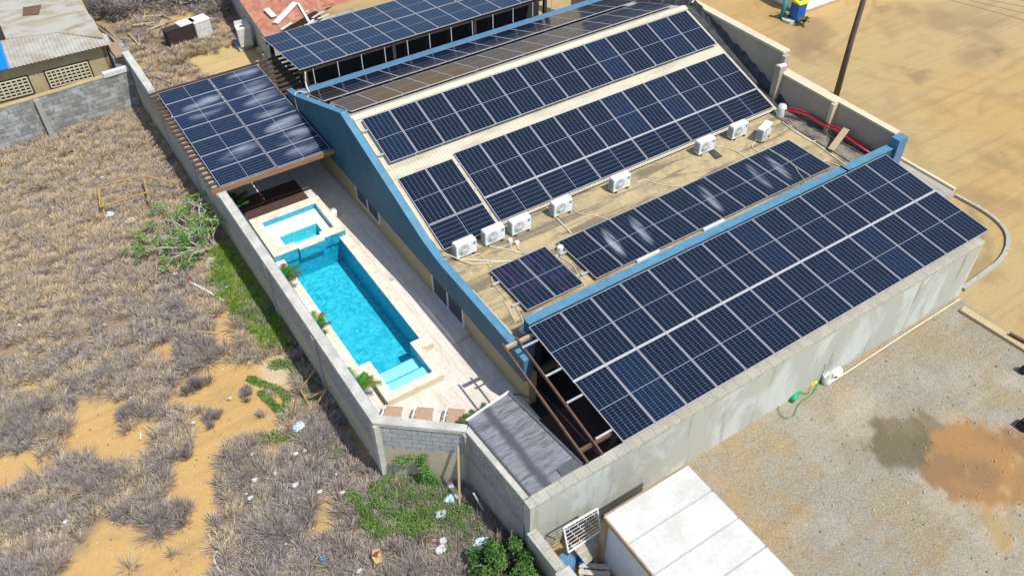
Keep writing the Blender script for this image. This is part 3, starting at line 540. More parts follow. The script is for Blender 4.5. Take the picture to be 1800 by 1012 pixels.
# corrugated roofs
def corrugate(mb, xa, xb, A, B, per=.135, amp=.016, thick=.0):
    """ribs run from A=(y,z) to B=(y,z)"""
    n = int((xb-xa)/per*4); xs = np.linspace(xa, xb, n+1); h = amp*np.cos(2*math.pi*(xs-xa)/per)
    for i in range(n): mb.face([(xs[i], A[0], A[1]+h[i]), (xs[i+1], A[0], A[1]+h[i+1]), (xs[i+1], B[0], B[1]+h[i+1]), (xs[i], B[0], B[1]+h[i])])
s18 = .342; RY, RZ = 12.02, 4.51
p = MB(); corrugate(p, XL+.05, XR, (5.70, RZ-(RY-5.70)*s18), (RY, RZ)); rf = part('roof_sheet', p, M['roof'], house)
p = MB(); corrugate(p, XL+.05, XR, (RY, RZ), (17.5, RZ-(17.5-RY)*.335)); part('roof_sheet', p, M['roof'], house)
p = MB(); p.prism([(XL+.05, RY-.22), (XR, RY-.22), (XR, RY), (XL+.05, RY)], [RZ-.05, RZ-.05, RZ+.03, RZ+.03], [RZ-.22*s18+.03, RZ-.22*s18+.03, RZ+.045, RZ+.045]); p.prism([(XL+.05, RY), (XR, RY), (XR, RY+.22), (XL+.05, RY+.22)], [RZ+.03, RZ+.03, RZ-.05, RZ-.05], [RZ+.045, RZ+.045, RZ-.22*s18+.03, RZ-.22*s18+.03]); part('ridge_cap', p, M['roof'], house)
p = MB(); p.box(XL+.02, YF, 2.05, 17.3, 6.4, 2.25); part('flat_roof', p, M['deck'], house)
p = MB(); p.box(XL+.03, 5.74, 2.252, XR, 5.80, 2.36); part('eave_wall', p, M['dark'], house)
# white inner edging beside the low parapet
p = MB(); p.box(.0, 1.0, 2.25, .07, 3.4, 2.34); part('edging', p, M['cap'], house)
# seams across the roof sheets
for yy in (10.6, 9.4, 8.2, 7.0):
    zz = RZ-(RY-yy)*s18; p = MB(); p.obox((XL+.06, yy, zz+.035), (.22, yy, zz+.035), .06, .03); part('flashing', p, M['white_dirty'], house)
for xx in (.05,):
    p = MB(); p.tube([(xx, 11.9, RZ+.02), (xx, 9, RZ-3.02*s18+.06), (xx, 6.2, RZ-5.82*s18+.06), (xx+.1, 5.4, 2.45), (xx+.65, 4.55, 2.29), (2.2, 3.8, 2.29)], .022, 6); part('conduit', p, M['pvc'], house)
# front blue beam
p = MB(); p.box(.27, .36, 2.62, 17.2, .66, 3.14); part('beam', p, M['blue'], house)
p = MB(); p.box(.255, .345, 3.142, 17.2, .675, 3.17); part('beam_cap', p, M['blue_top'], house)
p = MB(); p.box(17.22, .22, 1.2, 17.74, .60, 3.55); part('end_pier', p, M['blue_light'], house, label='blue painted pier at the far end of the beam')
# side windows
def window(name, x, y0, y1, z0, z1, n, frame=.06, parent=house):
    p = MB(); x_ = x-.02
    for ya, yb, za, zb in ((y0, y1, z0, z0+frame), (y0, y1, z1-frame, z1), (y0, y0+frame, z0+frame, z1-frame), (y1-frame, y1, z0+frame, z1-frame)): p.box(x_-.05, ya, za, x_+.02, yb, zb)
    for k in range(1, n): yy = y0+(y1-y0)*k/n; p.box(x_-.045, yy-frame/2, z0+frame, x_+.015, yy+frame/2, z1-frame)
    f = part(name, p, M['white'], parent); p = MB(); p.box(x_-.018, y0+frame, z0+frame, x_+.01, y1-frame, z1-frame); part('pane', p, M['pane'], f)
window('window', XL, 10.15, 12.25, .62, 1.50, 2)
window('sliding_door', XL, 3.75, 5.95, .30, 2.1 if False else 1.50, 2, .07)
p = MB(); p.box(-.75, 3.45, .1, XL, 6.0, .28); part('door_step', p, M['patio'], house)
# front wall openings under the canopy
p = MB(); p.box(.75, YF-.05, 0.55, 2.3, YF-.005, .65); p.box(.75, YF-.05, 1.75, 2.3, YF-.005, 1.83); p.box(.75, YF-.05, .65, .84, YF-.005, 1.75); p.box(2.21, YF-.05, .65, 2.3, YF-.005, 1.75); fw = part('window', p, M['blue_light'], house, label='blue framed window under the front canopy')
p = MB(); p.box(.84, YF-.03, .65, 2.21, YF-.004, 1.75); part('pane', p, M['pane'], fw)
for xx in (3.6, 6.6, 9.6, 12.6):
    p = MB(); p.box(xx, YF-.05, .1, xx+1.1, YF-.005, 2.0); fw = part('door', p, M['white'], house); p = MB(); p.box(xx+.08, YF-.06, .2, xx+1.02, YF-.052, 1.9); part('pane', p, M['pane'], fw)
# side walls on the road side
sw = thing('side_wall', 'warm grey rendered parapet wall with cream cap between the roof and the dirt road', 'wall', (17.5, 6, 0))
p = MB(); p.box(17.42, 6.6, 0, 17.74, 21.5, 4.32); part('wall_panel', p, M['beige_side'], sw)
p = MB(); p.box(17.38, 6.56, 4.322, 17.78, 21.5, 4.42); part('cap', p, M['beige_cap'], sw)
p = MB(); p.box(17.30, 3.5, 0, 17.72, 6.6, 3.52); p.box(17.46, .6, 0, 17.72, 3.5, 3.52); part('wall_panel', p, M['beige_side'], sw)
p = MB(); p.box(17.27, 3.42, 3.522, 17.75, 6.56, 3.60); p.box(17.43, .62, 3.522, 17.75, 3.42, 3.60); part('cap', p, M['beige_cap'], sw)
p = MB(); p.box(17.16, 3.38, 2.25, 17.45, 3.54, 3.55); part('pilaster', p, M['beige_cap'], sw)
p = MB(); p.box(17.02, 6.25, 2.3, 17.30, 6.55, 3.95); p.box(17.3, 6.35, 3.52, 17.6, 6.555, 4.3); part('pilaster', p, M['beige_side'], sw)
p = MB(); p.box(16.98, 6.22, 3.95, 17.34, 6.40, 4.02); part('ledge', p, M['white'], sw)
# black membrane between roof edge and side wall, ragged upper edge
p = MB(); ys = np.linspace(5.6, 12.1, 27); prev = None
for k, y in enumerate(ys):
    zr = RZ-(RY-y)*s18; jag = .16*fbm(np.array([y*1.9]), np.array([3.]))[0]+.10*((k*7) % 5 > 2)-.12; cur = [(16.72, y, zr+.02), (16.95, y, zr-.10), (17.22, y, zr-.16), (17.36, y, zr+.02+jag)]
    cur[3] = (17.40 if y > 6.6 else 17.28, y, zr+.10+jag)
    if prev:
        for i in range(3): p.face([prev[i], prev[i+1], cur[i+1], cur[i]])
    prev = cur
solo('roof_membrane', p, M['tarp'], 'ragged black membrane filling the gutter between sloping roof and grey side wall', 'membrane')
p = MB(); prev = None
for k, y in enumerate(np.linspace(12.1, 19, 24)):
    zr = RZ-abs(y-RY)*s18; cur = [(16.72, y, zr+.02), (17.0, y, zr-.12), (17.40, y, zr+.25+.15*((k*5) % 3))]
    if prev:
        for i in range(2): p.face([prev[i], prev[i+1], cur[i+1], cur[i]])
    prev = cur
solo('roof_membrane', p, M['tarp'], 'black membrane on the far side of the ridge by the side wall', 'membrane')
# dark channel with old felt beside the flat deck
p = MB(); p.prism([(16.3, .75), (17.45, .75), (17.28, 5.5), (16.3, 5.5)], 2.252, 2.30); solo('roof_gutter', p, M['gutter'], 'mouldy dark gutter strip along the side wall on the flat deck', 'gutter')
pl = MB(); P0 = at(1462, 258, 2.55); P1 = at(1488, 226, 2.95); P0[2] = 2.42; pl.obox(P0, P1, .26, .05); solo('plank', pl, M['stain_pale'], 'short pale timber plank propped across the red pipes', 'plank')
for k, (dz, dx) in enumerate(((0, 0), (.07, .09), (.05, -.10))):
    p = MB(); q = [(16.55+dx, 5.35, 2.55+dz), (16.75+dx, 4.95, 2.62+dz), (17.08+dx, 4.3, 2.58+dz), (17.05+dx, 3.3, 2.58+dz), (17.13+dx, 2.95, 2.62+dz), (17.2+dx, 2.0, 2.5+dz), (17.2+dx, .9, 2.45+dz)]
    solo('red_pipe', p.tube(q, .035, 8), M['red'], ('lowest', 'uppermost', 'inner')[k]+' red pipe of the three running along the side wall foot', 'pipe', group='red pipes along the side wall', smooth=True)
p = MB(); p.lathe((16.55, 5.35, 2.3), [(.0, .5), (.16, .48), (.2, .3), (.2, 0)], 16); solo('pipe_elbow', p, M['white_dirty'], 'grey bell shaped pipe end where the red pipes start', 'pipe end', smooth=True)
p = MB(); q = [(x_, .36+.15*0, 3.1) for x_ in ()]
p.tube([(14.6, .33, 2.9), (14.58, .33, 3.19), (14.58, .69, 3.19), (14.6, .69, 2.9)], .035, 8); solo('cable_loop', p, M['black'], 'black cable looped over the blue beam near its far end', 'cable')

# ------------------------------------------------------------ solar panels
P_, L_, W_ = 1.154, 2.278, 1.134
ORD = 'first second third fourth fifth sixth seventh eighth ninth tenth eleventh twelfth thirteenth fourteenth fifteenth'.split()
def panel_meshes(land, key):
    a, b = (L_, W_) if land else (W_, L_); lip = .024
    fr = MB()
    for x0, y0, x1, y1 in ((0, -lip, a, 0), (0, -b, a, -b+lip), (0, -b+lip, lip, -lip), (a-lip, -b+lip, a, -lip)): fr.box(x0, y0, -.035, x1, y1, 0)
    gm = MB(); uvs = [(0, 0), (1, 0), (1, 1), (0, 1)] if not land else [(0, 0), (0, 1), (1, 1), (1, 0)]
    gm.face([(lip, -b+lip, -.004), (a-lip, -b+lip, -.004), (a-lip, -lip, -.004), (lip, -lip, -.004)], uvs)
    gm.face([(lip, -b+lip, -.02), (a-lip, -b+lip, -.02), (a-lip, -lip, -.02), (lip, -lip, -.02)][::-1], uvs)
    return fr.mesh('frame', M['alu']), gm.mesh('glass', M[key])
PM = {}
def panel(loc, tilt, key, land, label, group):
    k = (land, key)
    if k not in PM: PM[k] = panel_meshes(land, key)
    r = thing('solar_panel', label, 'solar panel', loc, (tilt, 0, 0), group)
    part('frame', PM[k][0], None, r, local=True); part('glass', PM[k][1], None, r, local=True)
def array(name, loc, tilt, cols, rows, gap=.04, key='glass', rown=('upper row', 'lower row'), keyf=None, c0=0, desc='dark blue', rowend=True, far=None):
    for j in range(rows):
        for i in range(cols):
            dl = j*(L_+gap); x = loc[0]+i*P_+.01; y = loc[1]-dl*math.cos(tilt); z = loc[2]-dl*math.sin(tilt)
            k = keyf(i, j) if keyf else key; ds = {'glass_cloud': 'cloud streaked', 'glass2': 'brighter blue'}.get(k, desc)
            lab = f"{ds} solar panel in {name}, {rown[j]+', ' if rows > 1 else ''}{ORD[i]} column from the left"
            panel((x, y, z), tilt, k, False, lab, 'solar panels of '+name)
t0 = R(6.636)
array('the front canopy array', (0, 0, 3.5), t0, 14, 2, .0+.045, keyf=lambda i, j: 'glass2' if (i*5+j*3) % 9 == 8 else 'glass')
t1 = R(18.12)
array('the upper roof row', (.279, 11.618, 4.554), t1, 14, 1, keyf=lambda i, j: 'glass2' if i in (0, 9, 12) else 'glass')
array('the middle roof row', (2.686, 9.033, 3.563), t1, 12, 1, keyf=lambda i, j: 'glass2' if i in (6, 8) else 'glass')
array('the detached middle pair', (.279-.05, 8.85, 3.563-.06), t1, 2, 1)
array('the flat deck row', (3.759, 3.749, 2.421), R(.36), 10, 1, keyf=lambda i, j: 'glass_cloud' if i in (1, 2, 5, 7, 8) else 'glass')
array('the small flat deck pair', (.98, 3.80, 2.42), R(.36), 2, 1, key='glass_purple', desc='purple green tinted')
y_, z_ = 9.033-(L_+.03)*math.cos(t1), 3.563-(L_+.03)*math.sin(t1)
for i in range(6): panel((2.686+i*P_*2, y_, z_), t1, 'glass', True, f'dark sideways solar panel in the lowest roof row, {ORD[i]} from the left', 'solar panels of the lowest roof row')
panel((.229, 8.85-(L_+.03)*math.cos(t1), 3.503-(L_+.03)*math.sin(t1)), t1, 'glass', True, 'lone sideways solar panel below the detached pair at the roof corner', 'solar panels of the lowest roof row')
tn = R(17.6)
def narray(name, x0, y0, z0, cols, tn, keyf):
    for i in range(cols): panel((x0+i*P_, y0+L_*math.cos(tn), z0-L_*math.sin(tn)), -tn, keyf(i), False, f'dull grey brown solar panel in {name}, {ORD[i]} from the left', 'solar panels of '+name)
narray('the row just behind the ridge', .221, 12.423, 4.511, 14, tn, lambda i: 'glass_brown' if 0 < i < 5 else 'glass_strip')
narray('the rearmost roof row', -.077+.1, 14.773, 3.886-.03, 14, R(18.0), lambda i: 'glass_brown' if i < 1 else 'glass_strip')
t4 = R(-5.4266)
array('the back pergola array', (.319, 22.651, 3.205), t4, 11, 2, .04, key='glass_strip', rown=('far row', 'near row'))
# pool carport: two columns of sideways panels
t5 = R(.594); CX, CY, CZ = -5.062, 21.604, 2.542
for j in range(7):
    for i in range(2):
        panel((CX+i*(L_+.045), CY-j*P_*math.cos(t5), CZ-j*P_*math.sin(t5)-i*.02), t5, 'glass_cloud_land' if (i, j) not in ((0, 0), (0, 4), (0, 6), (0, 3)) else 'glass2', True,
              f"{'streaked' if (i, j) not in ((0, 0), (0, 4), (0, 6), (0, 3)) else 'plain'} solar panel on the poolside carport, {('left', 'right')[i]} column, {ORD[j]} from the far end", 'solar panels of the poolside carport')

# mounting racks
def rack(label, lines, wd=.05, h=.05, mat='rail_alu'):
    V = np.array([l[0] for l in lines]); r = thing('mounting_rack', label, 'rack', tuple(V.mean(0)))
    for A, B in lines: part('rail', MB().obox(A, B, wd, h), M[mat], r)
def slope_lines(x0, y0, z0, t, dists, xa, xb, sg=-1):
    return [((xa, y0+sg*d*math.cos(t), z0-d*math.sin(t)-.04), (xb, y0+sg*d*math.cos(t), z0-d*math.sin(t)-.04)) for d in dists]
rack('white rails carrying the front canopy panels, ends sticking out', slope_lines(0, 0, 3.5, t0, (.5, 1.7, 2.75, 4.1), -.55, 16.1))
rack('pale rail closing the gap between the two front canopy rows', [((0., -(L_+.0225)*math.cos(t0), 3.5-(L_+.0225)*math.sin(t0)-.012), (16.15, -(L_+.0225)*math.cos(t0), 3.5-(L_+.0225)*math.sin(t0)-.012))], .09, .02)
rack('rails under the upper roof row of panels', slope_lines(0, 11.618, 4.554, t1, (.5, 1.75), .05, 16.5), .05, .06)
rack('rails under the middle roof row of panels', slope_lines(0, 9.033, 3.563, t1, (.5, 1.75), 2.6, 16.6), .05, .06)
rack('cross rail along the top of the lowest roof row', [((2.69, 9.033-(L_+.015)*math.cos(t1), 3.563-(L_+.015)*math.sin(t1)+.0), (16.6, 9.033-(L_+.015)*math.cos(t1), 3.563-(L_+.015)*math.sin(t1)+.0))], .07, .05)
rack('rails under the flat deck row on short feet', [((3.5, 3.2, 2.385), (15.4, 3.2, 2.385)), ((3.5, 1.95, 2.372), (15.4, 1.95, 2.372))], .06, .06)
rack('rails under the small flat deck pair', [((.72, 3.2, 2.385), (3.4, 3.2, 2.385)), ((.72, 2.0, 2.372), (3.4, 2.0, 2.372))], .06, .06)
rack('rails of the row just behind the ridge', slope_lines(0, 12.423, 4.511, tn, (.45, 1.75), -.05, 16.4, 1), .05, .07)
rack('rails of the rearmost roof row', slope_lines(0, 14.773, 3.856, R(18), (.45, 1.75), -.1, 16.2, 1), .05, .07)

# ------------------------------------------------------------ front canopy frame
can = thing('front_canopy_frame', 'rusty brown steel beams and posts carrying the front canopy panels', 'canopy frame', (7, -2.3, 0))
for k, x in enumerate((-.93, -.44, 1.9, 4.2, 6.5, 8.8, 11.1, 13.4, 15.5)):
    dx = -.2 if k < 2 else 0
    part('beam', MB().obox((x, (.0, .02)[k] if k < 2 else .16, 3.34), (x+dx, -4.5, 2.88), .05, .12), M['rust'], can)
for y, x0, x1 in ((-.10, -.87, .7), (-4.05, -1.1, 15.6)):
    z = 3.37+y*.11; part('cross_beam', MB().obox((x0, y, z-.10), (x1, y, z-.10), .09, .12), M['stain_pale'] if y > -1 else M['rust'], can)
for x in (.15, 4.2, 8.8, 13.4): part('post', MB().box(x-.1, -4.2, .1, x+.1, -4.0, 2.8), M['post'], can)
part('post', MB().box(.25, -.1, .1, .42, .07, 3.1), M['post'], can)
# floor below the canopy
p = MB(); p.prism([(-.1, -4.4), (15.6, -4.4), (15.6, .6), (-.1, .6)], -.1, .11); solo('floor', p, M['black'], None, None, kind='structure')
p = MB(); p.prism([(-.9, -.9), (2.2, -.9), (2.2, -3.35), (-.9, -3.35)], .112, .125); solo('tiled_floor', p, M['decktile'], None, None, kind='structure')
p = MB(); p.prism([(-1.1, -4.38), (4.2, -4.38), (4.2, -3.75), (-1.1, -3.75)], .112, .15); solo('turf', p, M['turf'], None, None, kind='structure')
# grey felt shed
sh = thing('shed', 'small lean-to with stained grey felt roof in the wall corner', 'shed', (-2.2, -2.9, 0))
FE = [(-3.05, -1.42), (-1.50, -1.22), (-1.22, -4.40), (-2.90, -4.40)]
ORG[sh] = np.array((-3, -4.4, 0.)); sh.location = (-3, -4.4, 0)
part('walls', MB().prism([(-3.0, -1.6), (-1.6, -1.4), (-1.35, -4.4), (-2.85, -4.4)], 0, 2.5), M['blocks'], sh)
part('roof', MB().prism(FE, [2.5]*4, [2.66, 2.68, 2.70, 2.66]), M['felt'], sh)
p = MB(); p.obox((-1.52, -1.22, 2.73), (-1.24, -4.40, 2.75), .07, .06); p.obox((-3.05, -1.43, 2.70), (-2.92, -4.40, 2.70), .05, .05); p.prism([(-1.9, -4.15), (-1.24, -4.15), (-1.22, -4.40), (-1.9, -4.40)], 2.69, 2.73); part('roof_edge', p, M['felt_edge'], sh)
p = MB(); p.obox((-3.06, -1.40, 2.72), (-1.50, -1.2, 2.74), .04, .08); part('white_trim', p, M['white'], sh)

# ------------------------------------------------------------ air conditioners
def ac_unit():
    r = thing('air_conditioner', 'x', 'air conditioner', (0, 0, 0)); w_, d_, h_ = .80, .30, .56; g = .07
    b = MB(); bev = .02; b.box(0, 0, g, w_, d_, g+h_-.02); b.box(bev/2, bev/2, g+h_-.02, w_-bev/2, d_-bev/2, g+h_); part('body', b, M['white'], r, local=True)
    m = MB(); cx, cz, rr = .30, g+.27, .225
    for q in np.linspace(.03, rr, 8):
        n = 28
        for k in range(n):
            a0, a1 = 2*math.pi*k/n, 2*math.pi*(k+1)/n; A, B = q, q-.010
            m.face([(cx+A*math.cos(a0), -.012, cz+A*math.sin(a0)), (cx+A*math.cos(a1), -.012, cz+A*math.sin(a1)), (cx+B*math.cos(a1), -.012, cz+B*math.sin(a1)), (cx+B*math.cos(a0), -.012, cz+B*math.sin(a0))])
    for k in range(8): a = math.pi*k/8; m.tube([(cx+rr*math.cos(a), -.013, cz+rr*math.sin(a)), (cx-rr*math.cos(a), -.013, cz-rr*math.sin(a))], .004, 4)
    gr = part('fan_grille', m, M['white'], r, local=True)
    m = MB(); n = 28; m.face([(cx+(rr+.01)*math.cos(2*math.pi*k/n), -.003, cz+(rr+.01)*math.sin(2*math.pi*k/n)) for k in range(n)]); part('fan_opening', m, M['fan'], gr, local=True)
    m = MB()
    for k in range(5):
        a = 2*math.pi*k/5; m.face([(cx+.04*math.cos(a), -.006, cz+.04*math.sin(a)), (cx+.2*math.cos(a), -.006, cz+.2*math.sin(a)), (cx+.18*math.cos(a+.6), -.008, cz+.18*math.sin(a+.6))])
    part('fan', m, simple_dark, gr, local=True)
    m = MB()
    m.box(-.006, .025, g+.05, -.001, .29, g+.51); sg = part('side_grille', m, M['black'], r, local=True)
    for k in range(6): part('bar', MB().box(-.014, .025+k*.052, g+.05, -.006, .037+k*.052, g+.51), M['white'], sg, local=True)
    for j in range(9): part('bar', MB().box(-.018, .025, g+.05+j*.056, -.014, .29, g+.062+j*.056), M['white'], sg, local=True)
    m = MB(); m.box(.60, -.004, g+.03, .605, 0, g+h_-.05); part('seam', m, M['fan'], r, local=True)
    m = MB(); m.face([(.66, -.006, g+.36), (.76, -.006, g+.36), (.77, -.006, g+.46), (.67, -.006, g+.47)]); part('logo', m, M['logo'], r, local=True)
    m = MB(); m.face([(cx-.12+.08*math.cos(a), -.0175, cz-.08+.06*math.sin(a)) for a in np.linspace(0, 6.28, 12)[:-1]]); part('sticker', m, M['green_logo'], r, local=True)
    for xx in (.08, .62): m = MB(); m.box(xx, -.03, 0, xx+.09, d_+.03, g); part('foot', m, M['black'], r, local=True)
    m = MB(); m.box(w_, .08, g+.06, w_+.05, .22, g+.24); part('valve_cover', m, M['white_dirty'], r, local=True)
    return r
simple_dark = simple('grey_fan_blade', (.20, .21, .21), .5, .1, 6)
acs = [((.42, 5.02), 0, 'beside the blue parapet, nearest the gable'), ((1.62, 5.06), 0, 'second along the roof foot from the blue parapet'), ((2.70, 5.00), 0, 'third along the roof foot from the blue parapet'), ((4.55, 5.02), 0, 'fourth along the roof foot, where a pale conduit crosses the deck'),
       ((7.27, 5.0), 0, 'standing alone midway along the roof foot'), ((11.62, 5.03), 0, 'beside a dark mat on the flat deck'), ((13.5, 5.10), 0, 'at the roof foot just left of the turned unit'), ((14.36, 4.28), 20, 'turned slightly askew near the grey pipe end')]
u0 = None
for k, ((x, y), rz, lb) in enumerate(acs):
    o = ac_unit() if u0 is None else copy_tree(u0); u0 = u0 or o
    o.location = (x, y, 2.25); o.rotation_euler = (0, 0, R(rz)); tag(o, 'white air conditioner unit '+lb, None, 'air conditioners on the flat deck')
# conduits and cables on the deck
def cable(pts, label, mat='pvc', r=.018, name='conduit', cat='conduit'):
    solo(name, MB().tube(smoothpath(pts), r, 6), M[mat], label, cat, smooth=True)
def smoothpath(pts, k=6):
    P = [np.array(p, float) for p in pts]; out = []
    for i in range(len(P)-1):
        p0 = P[max(i-1, 0)]; p1, p2 = P[i], P[i+1]; p3 = P[min(i+2, len(P)-1)]
        for j in range(k):
            t = j/k; out.append(.5*((2*p1)+(-p0+p2)*t+(2*p0-5*p1+4*p2-p3)*t*t+(-p0+3*p1-3*p2+p3)*t**3))
    out.append(P[-1]); return out
def dk(L, z=2.275): return [at(px, py, z) for px, py in L]
cable(dk([(802, 455), (890, 459), (935, 455)]), 'thick cream conduit from the first air conditioner towards the purple panels', r=.03)
cable(dk([(838, 420), (850, 430), (915, 443), (925, 447)]), 'cream conduit curling out behind the second air conditioner', r=.025)
cable(dk([(956, 360), (980, 385), (1004, 410)]), 'straight cream conduit crossing the deck beside the fourth air conditioner', r=.03)
cable(dk([(829, 450), (840, 446), (852, 456), (862, 470)]), 'thin looping cable below the first air conditioner')
cable(dk([(899, 426), (898, 435), (905, 442), (915, 445)]), 'thin cable drooping from the box below the third air conditioner')
cable(dk([(910, 428), (910, 436), (922, 442), (926, 444)]), 'second thin cable drooping beside the third air conditioner')
cable(dk([(1006, 367), (1020, 375), (1050, 380), (1068, 385)]), 'thin cable from the fourth air conditioner to the flat deck row')
cable(dk([(1120, 321), (1135, 317), (1160, 324), (1198, 328)]), 'thin white cable from the lone air conditioner to the panels')
cable(dk([(1258, 258), (1285, 262), (1312, 278)]), 'thin cable running behind the dark mat')
cable(dk([(1330, 245), (1322, 258), (1335, 268), (1350, 270)]), 'thin cable curling from the turned air conditioner')
cable(dk([(1374, 214), (1400, 233), (1430, 250), (1455, 268), (1490, 293)]), 'long cream conduit along the mouldy gutter', r=.03)
cable(dk([(1378, 212), (1420, 246), (1445, 247), (1462, 258), (1500, 285)]), 'second cream conduit looping under the timber plank', r=.025)
cable(dk([(865, 485), (867, 498), (895, 530), (910, 545), (925, 580)]), 'thin cable trailing from the purple panels to the canopy corner')
cable(dk([(982, 450), (1005, 465), (1015, 480), (1028, 503)]), 'cream cable between the purple panels and the flat deck row')
cable(dk([(1352, 262), (1390, 285), (1405, 305), (1425, 330)], 2.46), 'thin pale cable lying over the far flat deck panels', r=.012)
cable(dk([(1430, 290), (1450, 283), (1475, 292), (1480, 297)]), 'short pale cable off the corner of the flat deck row')
for (ax_, bx_), lb in (((965, 516), 'near'), ((1120, 453), 'middle'), ((1237, 398), 'far')):
    A = at(ax_, bx_+9, 2.27); p = MB(); p.box(A[0], A[1]-.02, 2.25, A[0]+1.0, A[1]+.13, 2.37); solo('trunking', p, M['white'], f'white plastic trunking piece by the blue beam, {lb} one of three', 'trunking', group='white trunking by the blue beam')
A = at(1246, 268, 2.26); p = MB(); p.prism([tuple(at(x, y, 2.27)[:2]) for x, y in ((1243, 265), (1254, 262), (1270, 275), (1258, 280))], 2.252, 2.28); solo('mat', p, M['tarp'], 'dark rectangular mat lying on the flat deck', 'mat')
for q, lb in (((897, 423), 'left'), ((909, 427), 'right')): A = at(*q, 2.3); solo('junction_box', MB().box(A[0]-.07, A[1]-.05, 2.25, A[0]+.07, A[1]+.05, 2.37), M['white'], f'small white junction box below the third air conditioner, {lb} of two', 'junction box')
A = at(985, 438, 2.3); solo('crumpled_pipe', MB().lathe((A[0], A[1], 2.25), [(0, .2), (.12, .18), (.15, 0)], 8), M['white_dirty'], 'small crumpled grey pipe cap between the two flat deck arrays', 'pipe cap')
A = at(926, 577, 2.3); solo('round_lid', MB().lathe((A[0], A[1], 2.25), [(0, .10), (.24, .08), (.26, 0)], 18), M['white_dirty'], 'pale round lid by the near end of the blue beam', 'lid', smooth=True)
A = at(905, 545, 2.27); p = MB(); p.prism([tuple(at(x, y, 2.27)[:2]) for x, y in ((885, 530), (897, 527), (915, 560), (905, 566))], 2.252, 2.275); solo('tile_patch', p, M['stain_pale'], 'orange stained patch board beside the parapet end', 'board')
cable([(.55, 18.0, 3.50), (.45, 17.9, 3.0), (.45, 17.5, 2.75), (.9, 17.0, 2.9), (1.4, 16.9, 3.05)], 'yellow hose hanging from the back pergola onto the roof', r=.035, name='hose', cat='hose')
cable([(-.38, 16.6, 1.9), (-.40, 17.1, 2.6), (-.2, 17.4, 3.05), (.2, 16.9, 3.1)], 'yellow hose hooked over the blue parapet end', r=.03, name='hose', cat='hose')

# ------------------------------------------------------------ pergolas
def beamset(root, name, lines, wd, h, mat):
    for A, B in lines: part(name, MB().obox(A, B, wd, h), mat, root)
cp = thing('poolside_carport_frame', 'brown timber carport frame with rafter ends showing over the boundary wall', 'carport frame', (-2.8, 17.5, 0))
for k in range(24):
    y = 13.62+k*.36
    if y < 22: part('rafter', MB().obox((-5.44, y, 2.405+(y-13.5)*.0104), (-.42, y, 2.385+(y-13.5)*.0104), .06, .11), M['wood'], cp)
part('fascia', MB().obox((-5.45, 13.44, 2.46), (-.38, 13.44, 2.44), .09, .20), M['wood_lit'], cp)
for x in (-4.95, -.6): part('side_beam', MB().obox((x, 13.5, 2.28), (x, 22, 2.37), .09, .14), M['wood'], cp)
for y in (13.75, 17.8, 21.6): part('post', MB().box(-5.05, y-.12, .1, -4.82, y+.12, 2.28), M['blue_light'], cp)
for i in range(5): part('clamp', MB().box(-4.6+i*.95, 13.42, 2.44, -4.56+i*.95, 13.53, 2.475), M['alu'], cp)
p = MB(); p.prism([(-4.75, 13.35), (-1.62, 13.35), (-1.62, 15.6), (-4.75, 15.6)], .102, .13); solo('decking', p, M['decktile'], None, None, kind='structure')
bp_ = thing('back_pergola_frame', 'dark timber pergola behind the house carrying two rows of panels', 'pergola frame', (7, 20, 0))
for k in range(9):
    y = 18.5+k*.42; part('rafter', MB().obox((-.62, y, 2.52), (1.2, y, 2.52), .06, .1), M['wood'], bp_)
for x in np.arange(.9, 14, 1.154): part('strut', MB().box(x, 18.02, 2.78, x+.035, 18.05, 3.5), M['rail_alu'], bp_)
for x in (.5, 4.8, 9.1, 13.2):
    part('post', MB().box(x, 18.1, 0, x+.16, 18.26, 3.5), M['post'], bp_); part('post', MB().box(x, 22.3, 0, x+.16, 22.46, 3.1), M['post'], bp_)
part('beam', MB().obox((.35, 18.2, 3.52), (13.2, 18.2, 3.52), .1, .14), M['post'], bp_); part('beam', MB().obox((.35, 22.3, 3.14), (13.2, 22.3, 3.14), .1, .14), M['post'], bp_)
part('dark_screen', MB().box(.6, 19.0, 0, 13.5, 19.1, 3.45), M['dark'], bp_); part('side_screen', MB().box(.45, 18.3, 0, .5, 22.3, 2.6), M['dark'], bp_)  # dark screen added so the space under the panels stays black

# ------------------------------------------------------------ vegetation helpers
def leaf_cloud(centers, radii, n, size, c0, c1, flat=.75, seed=1):
    r = np.random.default_rng(seed); V = []; Cc = []
    centers = np.array(centers, float); radii = np.array(radii, float); wts = radii**2/sum(radii**2); idx = r.choice(len(centers), n, p=wts)
    d = r.normal(size=(n, 3)); d /= np.linalg.norm(d, axis=1)[:, None]; rad = r.random(n)**.4
    P = centers[idx]+d*rad[:, None]*radii[idx][:, None]*np.array([1, 1, flat]); P[:, 2] = np.maximum(P[:, 2], .03)
    a = r.normal(size=(n, 3)); a[:, 2] *= .5; a /= np.linalg.norm(a, axis=1)[:, None]; b = np.cross(a, r.normal(size=(n, 3))); b /= np.linalg.norm(b, axis=1)[:, None]
    s = size*(.6+.8*r.random(n))[:, None]; V = np.stack([P-a*s, P+b*s*.45, P+a*s, P-b*s*.45], 1).reshape(-1, 3); F = np.arange(4*n).reshape(-1, 4)
    k = np.clip(r.random(n)*.7+(r.random(len(centers))*.5)[idx], 0, 1)[:, None]; C = np.array(c0)*(1-k)+np.array(c1)*k
    return V, F, np.repeat(C, 4, 0)
def raw_part(name, V, F, C, parent, mat=None, off=(0, 0, 0)):
    o = bpy.data.objects.new(name, raw_mesh(name, np.asarray(V)-np.array(off), F, mat or M['leafc'], C)); COL.objects.link(o)
    if parent: o.parent = parent
    return o
